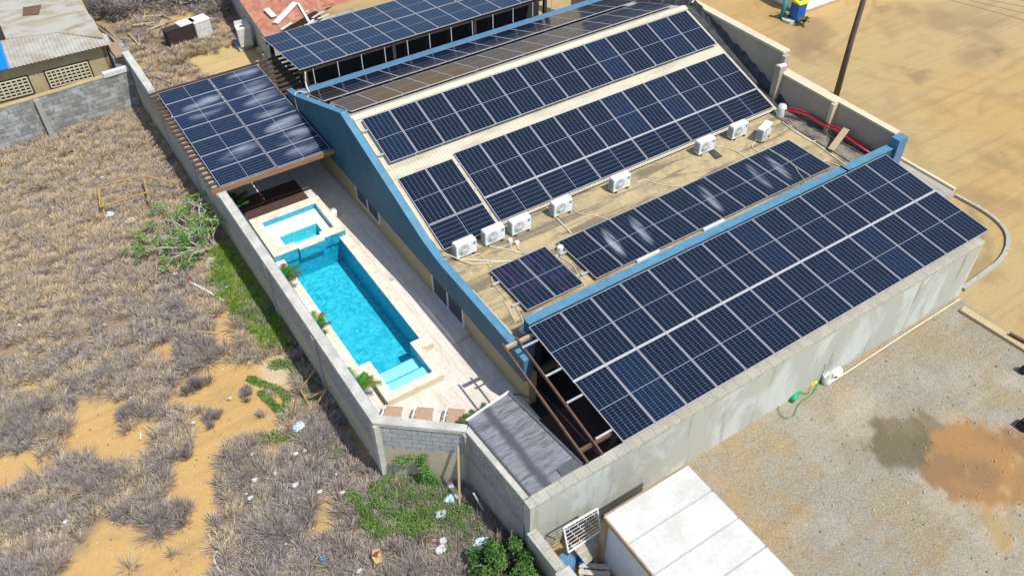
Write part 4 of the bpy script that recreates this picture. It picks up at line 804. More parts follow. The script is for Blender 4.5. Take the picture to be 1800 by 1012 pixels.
def branches(mb, base, n, length, r0, up=.5, seed=0, sub=3, wig=.25):
    r = random.Random(seed); tips = []
    for i in range(n):
        a = 2*math.pi*(i+r.random()*.7)/n; d = Vector((math.cos(a), math.sin(a), up*(.4+r.random()))).normalized(); p = Vector(base)+Vector((r.uniform(-.1, .1), r.uniform(-.1, .1), 0)); pts = [p.copy()]; L = length*(.6+.6*r.random())
        for k in range(5): d = (d+Vector((r.uniform(-1, 1), r.uniform(-1, 1), r.uniform(-.7, .5)))*wig).normalized(); p = p+d*L/5; p.z = max(p.z, .05); pts.append(p.copy())
        mb.tube(pts, r0, 5, r1=r0*.35)
        tips.append(p.copy())
        for s_ in range(sub):
            k = r.randint(1, 4); q = pts[k].copy(); dd = (d+Vector((r.uniform(-1, 1), r.uniform(-1, 1), r.uniform(-.3, .8)))*.9).normalized(); sp = [q.copy()]
            for j in range(3): dd = (dd+Vector((r.uniform(-1, 1), r.uniform(-1, 1), r.uniform(-.4, .5)))*wig).normalized(); q = q+dd*L*.16; q.z = max(q.z, .05); sp.append(q.copy())
            mb.tube(sp, r0*.5, 4, r1=r0*.2); tips.append(q.copy())
    return tips
# sprawling leafy tree against the wall
tb = at(375, 440, 0); tree = thing('sprawling_tree', 'sprawling grey branched tree with sparse green leaf tufts leaning off the boundary wall', 'tree', tuple(tb))
m = MB(); tips = []
for k, (px, py, z) in enumerate([(250, 440, .5), (265, 395, .6), (300, 380, .7), (330, 350, 1.0), (350, 345, .9), (385, 385, 1.4), (290, 455, .4), (330, 460, .4), (275, 420, .6), (310, 410, .8), (350, 410, 1.0), (300, 430, .6), (345, 445, .5), (320, 375, .8), (240, 415, .5), (365, 365, 1.1), (285, 365, .5), (340, 390, .9)]):
    E_ = Vector(at(px, py, z)); B_ = Vector(tb)+Vector((0, 0, .1)); mid = (B_+E_)/2+Vector((random.uniform(-.4, .4), random.uniform(-.4, .4), .35)); q1 = B_.lerp(mid, .5)+Vector((random.uniform(-.2, .2), random.uniform(-.2, .2), .1))
    q2 = mid.lerp(E_, .5)+Vector((random.uniform(-.25, .25), random.uniform(-.25, .25), .1)); m.tube(smoothpath([B_, q1, mid, q2, E_], 3), .045, 5, r1=.018); tips.append((E_, 1))
    for s_ in range(8):
        st = mid.lerp(E_, random.random()); en = st+Vector((random.uniform(-.6, .6), random.uniform(-.6, .6), random.uniform(-.2, .35))); en.z = max(en.z, .1); m.tube([st, (st+en)/2+Vector((random.uniform(-.1, .1), random.uniform(-.1, .1), .05)), en], .012, 4, r1=.005)
        if random.random() < .4: tips.append((en, .6))
part('trunk', m, simple('pale_branch', (.46, .41, .35), .9, .3, 5), tree)
V, F, C = leaf_cloud([tuple(t[0]) for t in tips], [.30*t[1] for t in tips], 3200, .055, (.06, .17, .03), (.22, .38, .07), .7, 5)
raw_part('crown', V, F, C, tree, off=tb)
# leafy bush at the bottom
bb = at(888, 985, 0); bush = thing('leafy_bush', 'dense dark green leafy bush outside the low wall', 'bush', tuple(bb))
m = MB(); branches(m, bb, 12, 1.1, .03, 1.2, 4); part('trunk', m, M['bark'], bush)
cs = []; rs = []
for k in range(46):
    px = random.uniform(835, 950); py = random.uniform(950, 1050); z = random.uniform(.25, 1.15)
    if (px-895)**2/65**2+(py-1000)**2/62**2 < 1 and px-895 < (py-930)*.95: cs.append(tuple(at(px, py, z))); rs.append(random.uniform(.18, .34))
V, F, C = leaf_cloud(cs, rs, 11000, .048, (.022, .085, .018), (.11, .22, .045), .85, 9); raw_part('crown', V, F, C, bush, off=bb)
# palms
def palm(loc, n, L, label, seed, pot=True, name='young_palm', h=.25, c0=(.02, .075, .012), c1=(.13, .20, .035)):
    r = random.Random(seed); root = thing(name, label, 'palm', loc, group='young palms round the pool'); x, y, z = loc
    m = MB(); m.tube([(x, y, z), (x+.02, y, z+h)], .05, 7, r1=.035); part('trunk', m, M['bark'], root); wx = x < -4.4 and loc[1] < 13
    V = []; Cc = []
    for i in range(n):
        a = 2*math.pi*i/n+r.uniform(-.3, .3); el = r.uniform(1.0, 1.5); LL = L*r.uniform(.7, 1.1); p = Vector((x, y, z+h)); pts = [p.copy()]; vel = el
        for k in range(9): p = p+Vector((math.cos(a)*math.cos(vel), math.sin(a)*math.cos(vel), math.sin(vel)))*LL/9; vel -= .15; pts.append(p.copy())
        side = Vector((-math.sin(a), math.cos(a), 0)); col = [c0[q]+(c1[q]-c0[q])*r.random() for q in range(3)]
        for k in range(1, 9):
            d = (pts[k+1]-pts[k]) if k < 9 else d
            for sgn in (-1, 1):
                for hf in (0, .5):
                    b0 = pts[k]+d*hf; ll = L*.36*(1-abs(k-4.2)/7.5); tip = b0+side*sgn*ll*.8+d.normalized()*ll*.55+Vector((0, 0, -ll*.25)); wv = d.normalized()*.034
                    V += [b0-wv, b0+wv, tip]; Cc += [col]*3
        V += [pts[0]+side*.012, pts[0]-side*.012, pts[5]]; V += [pts[4]+side*.01, pts[4]-side*.01, pts[-1]]; Cc += [(.25, .3, .1)]*6
    V = np.array([tuple(v) for v in V]); V[:, 0] = np.maximum(V[:, 0], -4.93) if wx else V[:, 0]; raw_part('fronds', V, np.arange(len(V)).reshape(-1, 3), np.array(Cc), root, off=loc)
palm((-4.68, 9.0, .1), 13, 1.15, 'largest young palm by the boundary wall near the hot tub end', 1, h=.5)
palm((-4.68, 6.1, .1), 10, .95, 'young palm by the boundary wall halfway along the pool', 2, h=.45)
palm((-4.66, 3.0, .1), 10, 1.0, 'young palm by the boundary wall at the step end of the pool', 3, h=.45)
palm((-1.95, -.25, .1), 12, .75, 'small dark green palm beside the grey felt shed', 4, h=.35, c0=(.02, .07, .015), c1=(.09, .16, .04))
palm((-4.55, 14.5, .1), 10, .9, 'shaded palm under the poolside carport edge', 5, h=.4, c0=(.02, .07, .015), c1=(.09, .16, .04))
palm((17.6+9.9, 13.5, .02), 7, .5, 'small green plant sprouting beside the blue bin', 6, h=.1, name='small_plant')
# loungers
def lounger(loc, rz, label):
    r = thing('sun_lounger', label, 'sun lounger', loc, (0, 0, rz), 'sun loungers behind the corner wall')
    m = MB(); m.box(-.27, -1.9, .32, .27, -.02, .345); part('sling', m, M['fabric'], r, local=True)
    m = MB(); m.tube(smoothpath([(-.33, -1.92, .33), (-.33, -.2, .33), (-.26, -.02, .31), (-.22, .0, .30)], 4), .028, 6); m.tube(smoothpath([(.33, -1.92, .33), (.33, -.2, .33), (.26, -.02, .31), (.22, .0, .30)], 4), .028, 6); m.tube([(-.24, 0, .30), (.24, 0, .30)], .026, 6); part('frame', m, M['white'], r, local=True)
    for x in (-.3, .3):
        for y in (-.3, -1.7): m = MB(); m.tube([(x, y, 0), (x, y, .32)], .025, 6, r1=.03); part('leg', m, M['white'], r, local=True)
A = [at(694, 713, .43), at(748, 715, .43), at(803, 717, .43)]
dg = Vector((.64, .77, 0)); rz = math.atan2(-dg.x, dg.y)+0
for P, lb in zip(A, ('taupe sun lounger nearest the bent wall corner', 'middle of the three taupe sun loungers behind the short wall', 'taupe sun lounger nearest the small dark palm')): lounger((P[0], P[1], .1), rz, lb)
# palms' hose, patio bits
p = MB(); A = at(528, 352+10, .1); p.lathe((-1.25, 12.35, .1), [(.15, 0), (.17, .32), (0, .32)], 16); solo('bucket', p, M['white_dirty'], 'white bucket beside the hot tub rim', 'bucket', smooth=True)
p = MB(); p.box(-1.12, 7.55, .1, -.97, 7.72, .112); solo('floor_drain', p, M['fan'], 'small square metal drain cover in the shaded patio', 'drain')
cable([(-.45, -1.0, .12), (-.7, -.4, .13), (-.9, .1, .13), (-.8, .5, .15), (-.35, .1, .5), (-.3, -.5, .9)], 'black hose curling on the patio beside the house corner', 'black', .02, 'hose', 'hose')

# ------------------------------------------------------------ scrub: dry grass, shrubs, creepers
def in_frame(P, mg=160):
    d = P-CAM; z = d@_f; px = 900+FPX*(d@_r)/z; py = 506-FPX*(d@_u)/z
    return (px > -mg) & (px < 1800+mg) & (py > -mg) & (py < 1012+mg)
def density(x, y):
    f = inpoly(x, y, FIELD).astype(float); f *= 1-0*x; yd = inpoly(x, y, YARD)*.34; d = np.maximum(f, yd)
    for q in BARE: d *= 1-np.clip(soft(x, y, q, .35, .15)*1.7, 0, .985)
    d *= np.where((y > 26.0) & (x < -5.2), 0, 1); return d
def blades(cx, cy, rad, hgt, nb, col, seed, lean=None, wid=.011, z0=0.):
    """tufts: arrays of centres; returns verts, tris, colours"""
    r = np.random.default_rng(seed); n = len(cx); N = n*nb; i = np.repeat(np.arange(n), nb)
    a = r.random(N)*2*np.pi; q = r.random(N)**.6; bx = cx[i]+np.cos(a)*q*rad[i]*.45; by = cy[i]+np.sin(a)*q*rad[i]*.45
    ox = np.cos(a)*q*rad[i]*.9+r.normal(size=N)*.035; oy = np.sin(a)*q*rad[i]*.9+r.normal(size=N)*.035
    if lean is not None: ox += lean[0]*hgt[i]; oy += lean[1]*hgt[i]
    h = hgt[i]*(1.05-.6*q)*(.6+.6*r.random(N)); wx = r.normal(size=N); wy = r.normal(size=N); wl = np.hypot(wx, wy)+1e-6; wx = wx/wl*wid; wy = wy/wl*wid
    b0 = np.c_[bx-wx, by-wy, np.full(N, z0-.03)]; b1 = np.c_[bx+wx, by+wy, np.full(N, z0-.03)]; m0 = np.c_[bx+ox*.45-wx*.9, by+oy*.45-wy*.9, z0+h*.62]; m1 = np.c_[bx+ox*.45+wx*.9, by+oy*.45+wy*.9, z0+h*.62]; t = np.c_[bx+ox, by+oy, z0+h]
    V = np.stack([b0, b1, m1, m0, t], 1).reshape(-1, 3); k = np.arange(N)*5; F = np.concatenate([np.c_[k, k+1, k+2], np.c_[k, k+2, k+3], np.c_[k+3, k+2, k+4]])
    c = col[i]*(.7+.6*r.random(N))[:, None]; C = np.repeat(c, 5, 0).reshape(N, 5, 3); C[:, :2] *= .62; C[:, 4] *= 1.22  # shading put into the colour: blade bases darkened, tips lightened
    return V, F, np.clip(C.reshape(-1, 3), 0, 1)
def stuff(name, label, cat, V, F, C, mat):
    o = raw_part(name, V, F, C, None, mat); tag(o, label, cat, kind='stuff'); return o
STRAW = np.array([[.485, .385, .26], [.42, .345, .265], [.34, .29, .255], [.275, .24, .23], [.51, .40, .25]])
def scatter(n, box, dens):
    x = rng.uniform(box[0], box[1], n); y = rng.uniform(box[2], box[3], n); d = dens(x, y); k = rng.random(n) < d; x, y = x[k], y[k]
    f = in_frame(np.c_[x, y, np.zeros(len(x))]); return x[f], y[f]
cx, cy = scatter(27000, (-17, 2.5, -13, 40), lambda x, y: density(x, y)*np.clip((fbm(x*1.1+4, y*1.1)-.24)*5, .35, 1))
br = fbm(cx*.35, cy*.35+20); warm = np.clip((cy-0)/11+(br-.5)*3, 0, 1)
ci = np.where(rng.random(len(cx)) < warm*.75, rng.choice([0, 1, 4], len(cx)), rng.choice([1, 2, 3], len(cx))); col = STRAW[ci]
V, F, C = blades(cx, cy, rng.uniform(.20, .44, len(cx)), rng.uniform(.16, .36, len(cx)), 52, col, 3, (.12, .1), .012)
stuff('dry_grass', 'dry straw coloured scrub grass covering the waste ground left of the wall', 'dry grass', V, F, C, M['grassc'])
# denser grey shrubby mass (lower left), branching twigs
cx, cy = scatter(4200, (-17, 0, -13, 9), lambda x, y: density(x, y)*np.clip((fbm(x*.8+14, y*.8+3)-.46)*8, 0, 1))
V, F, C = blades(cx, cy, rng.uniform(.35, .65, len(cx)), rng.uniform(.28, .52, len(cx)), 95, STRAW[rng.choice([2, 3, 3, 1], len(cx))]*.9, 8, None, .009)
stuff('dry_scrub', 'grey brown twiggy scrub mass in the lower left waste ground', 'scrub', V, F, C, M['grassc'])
# countable clumps standing on bare sand
for k, (px, py, rr, hh, lb) in enumerate(((325, 800, .33, .38, 'small rounded dry clump alone on the bare sand strip'), (350, 675, .42, .42, 'twin topped dry clump at the edge of the sand below the fence frame'), (318, 893, .50, .40, 'wide dry clump crossing the sand near the lower edge'), (432, 690, .26, .26, 'tiny dry clump on sand beside the creeping vine'),
        (240, 725, .5, .38, 'long dry clump spreading over the sand patch at left'), (372, 735, .3, .32, 'dry clump on the sand strip below the twin topped one'), (278, 905, .3, .3, 'low faded dry clump at the edge of the lower sand patch'))):
    A = at(px, py, 0); r0 = thing('dry_shrub', lb, 'dry shrub', tuple(A), group='dry clumps on bare sand')
    n = 9; ax_ = A[0]+rng.normal(size=n)*rr*.45; ay_ = A[1]+rng.normal(size=n)*rr*.45
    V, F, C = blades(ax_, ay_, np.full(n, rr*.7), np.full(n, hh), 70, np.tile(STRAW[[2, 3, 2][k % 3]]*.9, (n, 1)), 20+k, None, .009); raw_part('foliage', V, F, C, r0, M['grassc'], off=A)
# green grass strip at the wall and creeper patch
def poly_scatter(poly, n, warp=.25):
    P = np.array(poly); x = rng.uniform(P[:, 0].min()-.3, P[:, 0].max()+.3, n); y = rng.uniform(P[:, 1].min()-.3, P[:, 1].max()+.3, n); k = rng.random(n) < soft(x, y, poly, warp, .12); return x[k], y[k]
x, y = poly_scatter(GRASS_GREEN[0], 2400); k = x < -5.45; x, y = x[k], y[k]; G = np.array([[.30, .50, .05], [.36, .52, .07], [.22, .40, .06]])
V, F, C = blades(x, y, rng.uniform(.12, .25, len(x)), rng.uniform(.2, .42, len(x)), 40, G[rng.integers(0, 3, len(x))], 31, (.05, -.25), .009); stuff('green_grass', 'bright green grass strip growing along the foot of the boundary wall', 'grass', V, F, C, M['leafc'])
x, y = poly_scatter(GRASS_GREEN[1], 900, .5); k = ~inpoly(x, y, [(-5.27, .05), (-3.2, -1.7), (-3.1, -8), (3, -8), (3, 4), (-5.27, 4)]); x, y = x[k], y[k]
V, F, C = leaf_cloud(np.c_[x, y, rng.uniform(.05, .2, len(x))], np.full(len(x), .2), 22000, .036, (.045, .13, .02), (.17, .27, .06), .6, 12); stuff('creeper', 'green creeper spreading on the ground below the short block wall', 'creeper', V, F, C, M['leafc'])
A, B = np.array([-4.2, -1.0, 0]), np.array([-4.05, -.97, 1.5]); vr = thing('climbing_vine', 'green vine climbing the sandy face of the short block wall', 'vine', tuple(A))
dirw = np.array([.765, -.644]); nrm = np.array([-.644, -.765]); base = np.array(c_)+dirw*1.3+nrm*.1
cs = [(base[0]+dirw[0]*q+nrm[0]*.06, base[1]+dirw[1]*q+nrm[1]*.06, z) for z, q in [(.1, -.2), (.15, .1), (.3, 0), (.3, .25), (.5, .05), (.5, .2), (.7, .1), (.9, .05), (1.05, .0), (1.2, -.05), (1.25, -.3), (1.15, -.5), (1.1, -.7), (1.35, .1), (.2, .45)]]
V, F, C = leaf_cloud(cs, [.2]*8+[.15]*7, 1500, .04, (.03, .12, .02), (.15, .30, .06), 1., 14); raw_part('foliage', V, F, C, vr, off=A); m = MB(); m.tube([cs[0], cs[4], cs[8], cs[12]], .012, 5); part('stem', m, M['twig'], vr)
for k, (pts, lb) in enumerate((([(440, 665), (465, 675), (490, 685), (505, 700), (500, 720)], 'green creeping vine trailing across sand towards the cane tripod'), ([(460, 690), (475, 705), (495, 725), (505, 745)], 'second green vine strand on the sand beside the first'), ([(480, 640), (510, 640), (530, 665), (545, 690), (530, 720)], 'green vine tangle along the wall foot by the cane tripod'), ([(455, 770), (500, 765), (560, 770), (600, 800)], 'green weeds straggling through dry grass near the wall bend'))):
    W = smoothpath([at(a, b, .05) for a, b in pts], 8); r0 = thing('creeping_vine', lb, 'vine', tuple(W[0]), group='vines on the sand'); V, F, C = leaf_cloud([tuple(q) for q in W], [.16 if k < 2 else .28]*len(W), 2200, .035, (.05, .14, .02), (.17, .27, .06), .4, 40+k); raw_part('foliage', V, F, C, r0, off=W[0])
    part('stem', MB().tube(W, .01, 4), M['twig'], r0)
# dead bushes in the far yard
for k, (px, py, L, lb) in enumerate(((200, 30, 1.5, 'bare grey dead bush beside the stained roof'), (240, 22, 1.7, 'pale bare dead bush with long twigs in the far yard'), (270, 5, 1.6, 'tangle of bare branches at the top edge of the yard'), (355, 8, 1.5, 'bare dead bush near the top edge between the sheds'), (385, 22, 1.4, 'brown twiggy bush beside the rusty red roof'), (310, 8, 1.4, 'bare bush with golden weeds at the top edge'), (170, 20, 1.2, 'dark dead bush tight against the stained roof edge'))):
    A = at(px, py, 0); r0 = thing('dead_bush', lb, 'bush', tuple(A), group='dead bushes in the far yard'); m = MB(); branches(m, A, 26, L, .04, 1.1, 60+k, 7, .3); part('branches', m, M['twig_dark'] if k in (0, 2, 6) else M['twig'], r0)
    n = 14; V, F, C = blades(A[0]+rng.normal(size=n)*.8, A[1]+rng.normal(size=n)*.8, np.full(n, .4), np.full(n, .5), 45, STRAW[rng.choice([0, 3, 2], n)], 80+k, None, .012); raw_part('dry_twigs', V, F, C, r0, M['grassc'], off=A)
for k, (px, py, lb) in enumerate(((350, 85, 'pale dry tussock right of the white cabinets'), (345, 98, 'olive dry tussock below the white cabinets'), (300, 112, 'faded dry tussock on the near side of the far yard'))):
    A = at(px, py, 0); r0 = thing('dry_tussock', lb, 'dry shrub', tuple(A)); n = 10; V, F, C = blades(A[0]+rng.normal(size=n)*.5, A[1]+rng.normal(size=n)*.22, np.full(n, .35), np.full(n, .42), 60, np.tile(np.array([.40, .33, .20]), (n, 1)), 90+k, None, .012); raw_part('foliage', V, F, C, r0, M['grassc'], off=A)

# ------------------------------------------------------------ things in the waste ground
def poles(name, label, cat, segs, r=.03, mat='bamboo', part_name='pole', loc=None, group=None):
    root = thing(name, label, cat, loc or tuple(segs[0][0]), group=group)
    for A, B in segs: part(part_name, MB().tube([A, B], r, 6), M[mat], root)
g = lambda px, py, z: tuple(at(px, py, z))
h = .85; T = [g(172, 328, h), g(252, 308, h), g(258, 338, .5), g(176, 364, .5)]
poles('cane_enclosure', 'open rectangular frame of dry canes standing in the scrub grass', 'cane enclosure', [(T[0], T[1]), (T[3], T[2]), (g(188, 395, 0), T[0]), (T[0], T[3]), (T[1], T[2]), (g(262, 358, 0), T[1]), (T[1], g(312, 323, .4)), (g(255, 348, 0), g(265, 365, 0)[:2]+(.35,))], .035)
poles('cane_tripod', 'collapsed tripod of dry bamboo canes beside the boundary wall', 'cane tripod', [(g(553, 650, .7), g(529, 683, .1)), (g(575, 684, .8), g(533, 703, .1)), (g(573, 686, .8), g(549, 720, .1)), (g(529, 686, .3), g(549, 720, .05)), (g(512, 717, .05), g(550, 720, .08))], .035)
poles('timber_prop', 'upright timber stick leaning near the end of the short block wall', 'timber post', [(g(808, 897, 0), (-3.50, -1.62, 2.05))], .04, 'stain_pale')
cable([g(330, 494, .08), g(365, 512, .08), g(398, 531, .06)], 'white plastic pipe lying in the dry grass by the green strip', 'white', .05, 'plastic_pipe', 'pipe')
cable([g(345, 582, .05), g(382, 585, .05)], 'short pale plank lying at the edge of the bare sand', 'stain_pale', .05, 'plank', 'plank')
cable([g(375, 637, .04), g(410, 627, .04)], 'thin pale pole lying across the sand path', 'stain_pale', .03, 'pole', 'pole')
cable([g(345, 478, .05), g(372, 443, .12)], 'thin yellow stick in the dry grass below the sprawling tree', 'bamboo', .02, 'stick', 'stick')
cable([g(405, 920, .06), g(408, 935, .06), g(398, 950, .06), g(377, 975, .06), g(380, 992, .06), g(390, 1010, .06), g(392, 1040, .06)], 'crooked white cord lying across sand at the lower edge', 'white_dirty', .025, 'cord', 'cord')
cable([g(764, 905, .06), g(775, 890, .06), g(792, 867, .1)], 'white pole lying on the green creeper', 'white', .035, 'pole', 'pole')
cable([(g(832, 866, 1.1)), g(852, 900, .05)], 'thin grey pipe leaning on the shaded wall', 'white_dirty', .025, 'pipe', 'pipe')
cable([g(484, 975, .05), g(480, 990, .05), g(482, 1015, .05)], 'short white strap in the scrub at the lower edge', 'white_dirty', .03, 'strap', 'strap')
cable([g(247, 758, .05), g(247, 771, .1)], 'small white stick standing in sand', 'white', .025, 'stick', 'stick')
cable([g(315, 323+0, .05), g(330, 330, .05)], 'short brown stick at the cane frame corner', 'bamboo', .02, 'stick', 'stick')
cable([g(430, 125, .3), g(478, 128, .3)], 'thin pale pole at the near edge of the far yard', 'stain_pale', .03, 'pole', 'pole')
cable([g(238, 120, .4), g(300, 145, .1)], 'pale bent branch beside the boundary wall in the far yard', 'twig', .03, 'branch', 'branch')
def crumple(A, s, mat, label, group=None, name='plastic_scrap', cat='litter', seed=0, fl=.5):
    r = np.random.default_rng(seed); m = MB(); n, k = 9, 5; V = []
    for i in range(k+1):
        for j in range(n):
            th = math.pi*(.5-i/k*.5); ph = 2*math.pi*j/n; rr = s*(.6+.6*r.random()); V.append((A[0]+rr*math.cos(ph)*math.cos(th)*1.1, A[1]+rr*math.sin(ph)*math.cos(th)*.8, A[2]+.02+rr*math.sin(th)*fl))
    F = [(i*n+j, (i+1)*n+j, (i+1)*n+(j+1) % n, i*n+(j+1) % n) for i in range(k) for j in range(n)]; m.arrays(V, F); return solo(name, m, M[mat], label, cat, group=group)
LIT = [(92, 70, 0), ]
bags = [(92, 280), (25, 375), (180, 312), (195, 205+250), (265, 480), (308, 482), (34, 572), (184, 571), (375, 555), (400, 505), (520, 797), (536, 793), (592, 833), (520, 852), (563, 864), (487, 930), (433, 868), (446, 797), (602, 866), (640, 887), (73, 771), (115, 917), (440, 875), (484, 832), (503, 956), (448, 843), (632, 1003), (820, 995), (230, 700), (340, 743), (404, 700)]
for k, (px, py) in enumerate(bags):
    big = 1 if px > 430 and py > 790 else .75
    crumple(at(px, py, .12), (.045+.055*((k*7) % 4)/3)*big, 'bag', 'scrap of crumpled white plastic litter lying in the dry grass', 'white plastic litter', seed=k)
for k, (px, py, s, mt, lb) in enumerate(((194, 378, .2, 'bag_blue', 'pale blue plastic bag below the open cane frame'), (525, 750, .2, 'bag_blue', 'bright blue and white plastic scrap below the cane tripod'), (793, 878, .22, 'bag_blue', 'pale blue plastic bag beside the timber prop'), (777, 903, .2, 'bag', 'white plastic bag at the end of the white pole on the creeper'), (779, 950, .12, 'bag', 'small white bottle shape upper of the pale litter group near the bush'), (775, 965, .18, 'bag', 'larger white plastic heap near the green bush'), (568, 983, .08, 'tarpblue', 'small bright blue lid in the dry grass at lower edge'), (845, 955, .25, 'bag_blue', 'silvery round plastic heap touching the green bush'), (790, 857, .12, 'bag', 'small white bag near the foot of the short block wall'), (333, 492, .1, 'red', 'small red scrap at the end of the white plastic pipe'), (230, 388, .2, 'stain_pale', 'flat pale cardboard scrap below the cane frame'), (372, 458, .2, 'cap', 'pale stone slab below the sprawling tree'), (330, 415, .3, 'bag', 'white bag caught under the sprawling tree'), (355, 100+318, .22, 'bag', 'torn white bag under the tree near the wall'))):
    crumple(at(px, py, .12), s, mt, lb, seed=100+k, cat='litter')
p = MB(); q = [at(a, b, .3) for a, b in ((654, 966), (667, 962), (672, 985), (660, 990), (653, 978))]; p.prism([tuple(v[:2]) for v in q], .26, .29); crate = solo('yellow_board', p, M['yellow'] if False else simple('faded_yellow_board', (.55, .40, .14), .7, .3, 5), 'faded yellow board with a dark red mark lying in dry grass', 'board')
p = MB(); C0 = at(662, 974, .3)
p.face([(C0[0]-.16, C0[1]+.05, .293), (C0[0]-.02, C0[1]-.10, .293), (C0[0]+.02, C0[1]-.02, .293), (C0[0]+.14, C0[1]+.06, .293), (C0[0]+.0, C0[1]+.10, .293)]); part('mark', p, simple('dark_red_mark', (.25, .04, .04), .7, .2, 6), crate)
for k in range(0):
    pass

# ------------------------------------------------------------ far left neighbour
nb = thing('neighbour_house', 'neighbouring shack with stained flat sheet roof, corrugated porch and pierced block vents', 'house', tuple(at(60, 160, 0)))
EZ = 2.8; WL = [at(-120, 152, EZ), at(193, 76, EZ)]
A = np.array(WL[0][:2]); B = np.array(WL[1][:2])-np.array([.25, 0]); d = (B-A)/np.linalg.norm(B-A); nrm = np.array([-d[1], d[0]])
A2, B2 = A+nrm*.3, B+nrm*.3
p = MB(); wall_run(p, A2, B2, 0, EZ-.05, .18); part('wall', p, M['ochre_render'], nb)
p = MB(); wall_run(p, B2-nrm*0, B2+nrm*6, 0, EZ-.05, .18); part('wall', p, M['ochre_render'], nb)
def near_roof(t, s, z): return (A[0]+d[0]*t+nrm[0]*s, A[1]+d[1]*t+nrm[1]*s, z)
Lw = np.linalg.norm(B-A)+.3; RZ2 = 2.85
p = MB(); n = int(Lw/.17*4)
tv = [Lw*i/n for i in range(n+1)]; hh = [.022*math.cos(2*math.pi*t/.17) for t in tv]
tarp_t = Lw-4.6
def strip(mb, ta, tb, s0, s1, z0, z1):
    for i in range(n):
        if ta <= tv[i] < tb: mb.face([near_roof(tv[i], s0, z0+hh[i]), near_roof(tv[i+1], s0, z0+hh[i+1]), near_roof(tv[i+1], s1(tv[i+1]), z1+hh[i+1]), near_roof(tv[i], s1(tv[i]), z1+hh[i])])
top = lambda t: 2.5-.0*t
strip(p, tarp_t, Lw+1, -.12, lambda t: 2.6-1.9*max(0, (t-(Lw-2.6))/2.6), EZ, EZ+.16); part('porch_roof', p, M['zinc'], nb)
p = MB(); strip(p, 0, tarp_t+.1, -.12, lambda t: 3.4, EZ+.025, EZ+.22); part('tarpaulin', p, M['tarpblue'], nb, label='bright blue tarpaulin stretched over the porch roof')
p = MB(); q = [at(10, 68, 3.0), at(100, 57, 3.0), at(180, 66, 3.0), at(165, 35, 3.05), at(130, -10, 3.1), at(105, -60, 3.1), at(-60, -60, 3.1), at(-10, 20, 3.05)]; p.prism([tuple(v[:2]) for v in q], 2.93, 3.0); part('flat_roof', p, M['sheet_stained'], nb)
p = MB(); q = [at(41, 14, 3.02), at(72, 10, 3.02), at(68, 26, 3.02), at(40, 28, 3.02)]; p.prism([tuple(v[:2]) for v in q], 3.004, 3.05); part('rusty_patch', p, M['rust'], nb)
for (ta, tb) in ((Lw-5.6, Lw-4.0), (Lw-3.15, Lw-1.3), (Lw-8.2, Lw-6.4)):
    p = MB(); z0, z1 = 1.25, 2.05; p.prism([near_roof(ta-.1, .29, 0)[:2], near_roof(tb+.1, .29, 0)[:2], near_roof(tb+.1, .28, 0)[:2], near_roof(ta-.1, .28, 0)[:2]], z0-.08, z1+.08); fr = part('vent_block', p, M['dark'], nb); p = MB()
    nx = int((tb-ta)/.2)
    for i in range(nx+1): t = ta+(tb-ta)*i/nx; a1 = near_roof(t-.03, .275, 0)[:2]; b1 = near_roof(t+.03, .275, 0)[:2]; b2 = near_roof(t+.03, .22, 0)[:2]; a2 = near_roof(t-.03, .22, 0)[:2]; p.prism([a1, b1, b2, a2], z0, z1)
    for j in range(6): z = z0+(z1-z0)*j/5; p.prism([near_roof(ta, .274, 0)[:2], near_roof(tb, .274, 0)[:2], near_roof(tb, .225, 0)[:2], near_roof(ta, .225, 0)[:2]], z-.022, z+.022)
    part('louvre', p, M['beige_cap'], fr)
# block wall in front of it
W0 = at(-120, 248, 2.0); W1 = (-5.50, 25.55)
tz = 2.0; q0 = at(0, 190, tz); q1 = at(228, 122, tz)
dw = thing('yard_wall', 'weathered whitish block wall in front of the pierced vents, joining the boundary wall', 'wall', tuple(at(110, 215, 0)))
dd = (q1-q0)/np.linalg.norm(q1-q0); s0 = q0-dd*5; s1 = np.array([-5.40, q0[1]+(q1[1]-q0[1])*(-5.4-q0[0])/(q1[0]-q0[0]), 0])
p = MB(); wall_run(p, s0, s1, 0, tz-.05, .2); part('wall_panel', p, M['blocks_old'], dw)
p = MB(); wall_run(p, s0-np.array([0, .02, 0]), s1-np.array([1.15, .02+1.15*dd[1]/dd[0], 0]), tz-.05, tz+.02, .24); part('coping', p, M['ochre_render'], dw)
p = MB(); wall_run(p, s1-np.array([1.15, .05+1.15*dd[1]/dd[0], 0]), s1-np.array([0, .05, 0]), tz-.05, tz+.14, .3); part('end_cap', p, M['white_dirty'], dw, label='white painted cap at the wall end')
for tt in (4.1, 7.3, 10.6):
    P = s1-dd*tt; p = MB(); wall_run(p, P, P-dd*.22, 0, tz-.06, .23); p.v = [(a, b-.02, c) for a, b, c in p.v]; part('pillar', p, M['render_grey'], dw)
p = MB(); P = at(207, 95, 2.3); p.box(P[0]-.3, P[1]-.3, 0, P[0]+.5, P[1]+1.3, 2.3); solo('block_pier', p, M['blocks_old'], 'stub of grey block wall behind the white cap', 'wall')
p = MB()
for k in range(7): p.tube([at(187+k*3, 78-k*.3, 2.35), at(205+k*3, 100-k*.5, 2.42)], .06, 6)
solo('clay_tiles', p, simple('clay_tile', (.45, .24, .13), .8, .4, 5, c2=(.30, .25, .20)), 'row of old clay roof tiles on the block stub', 'tiles')
for k in range(5):
    cable([g(168+k*4, 40+k*2, .25+.05*k), g(205+k*3, 75+k, .15)], ('longest', 'second', 'third', 'fourth', 'shortest')[k]+' weathered pole of the bundle beside the shack roof', 'stain_pale' if k % 2 else 'twig', .05, 'pole', 'pole')
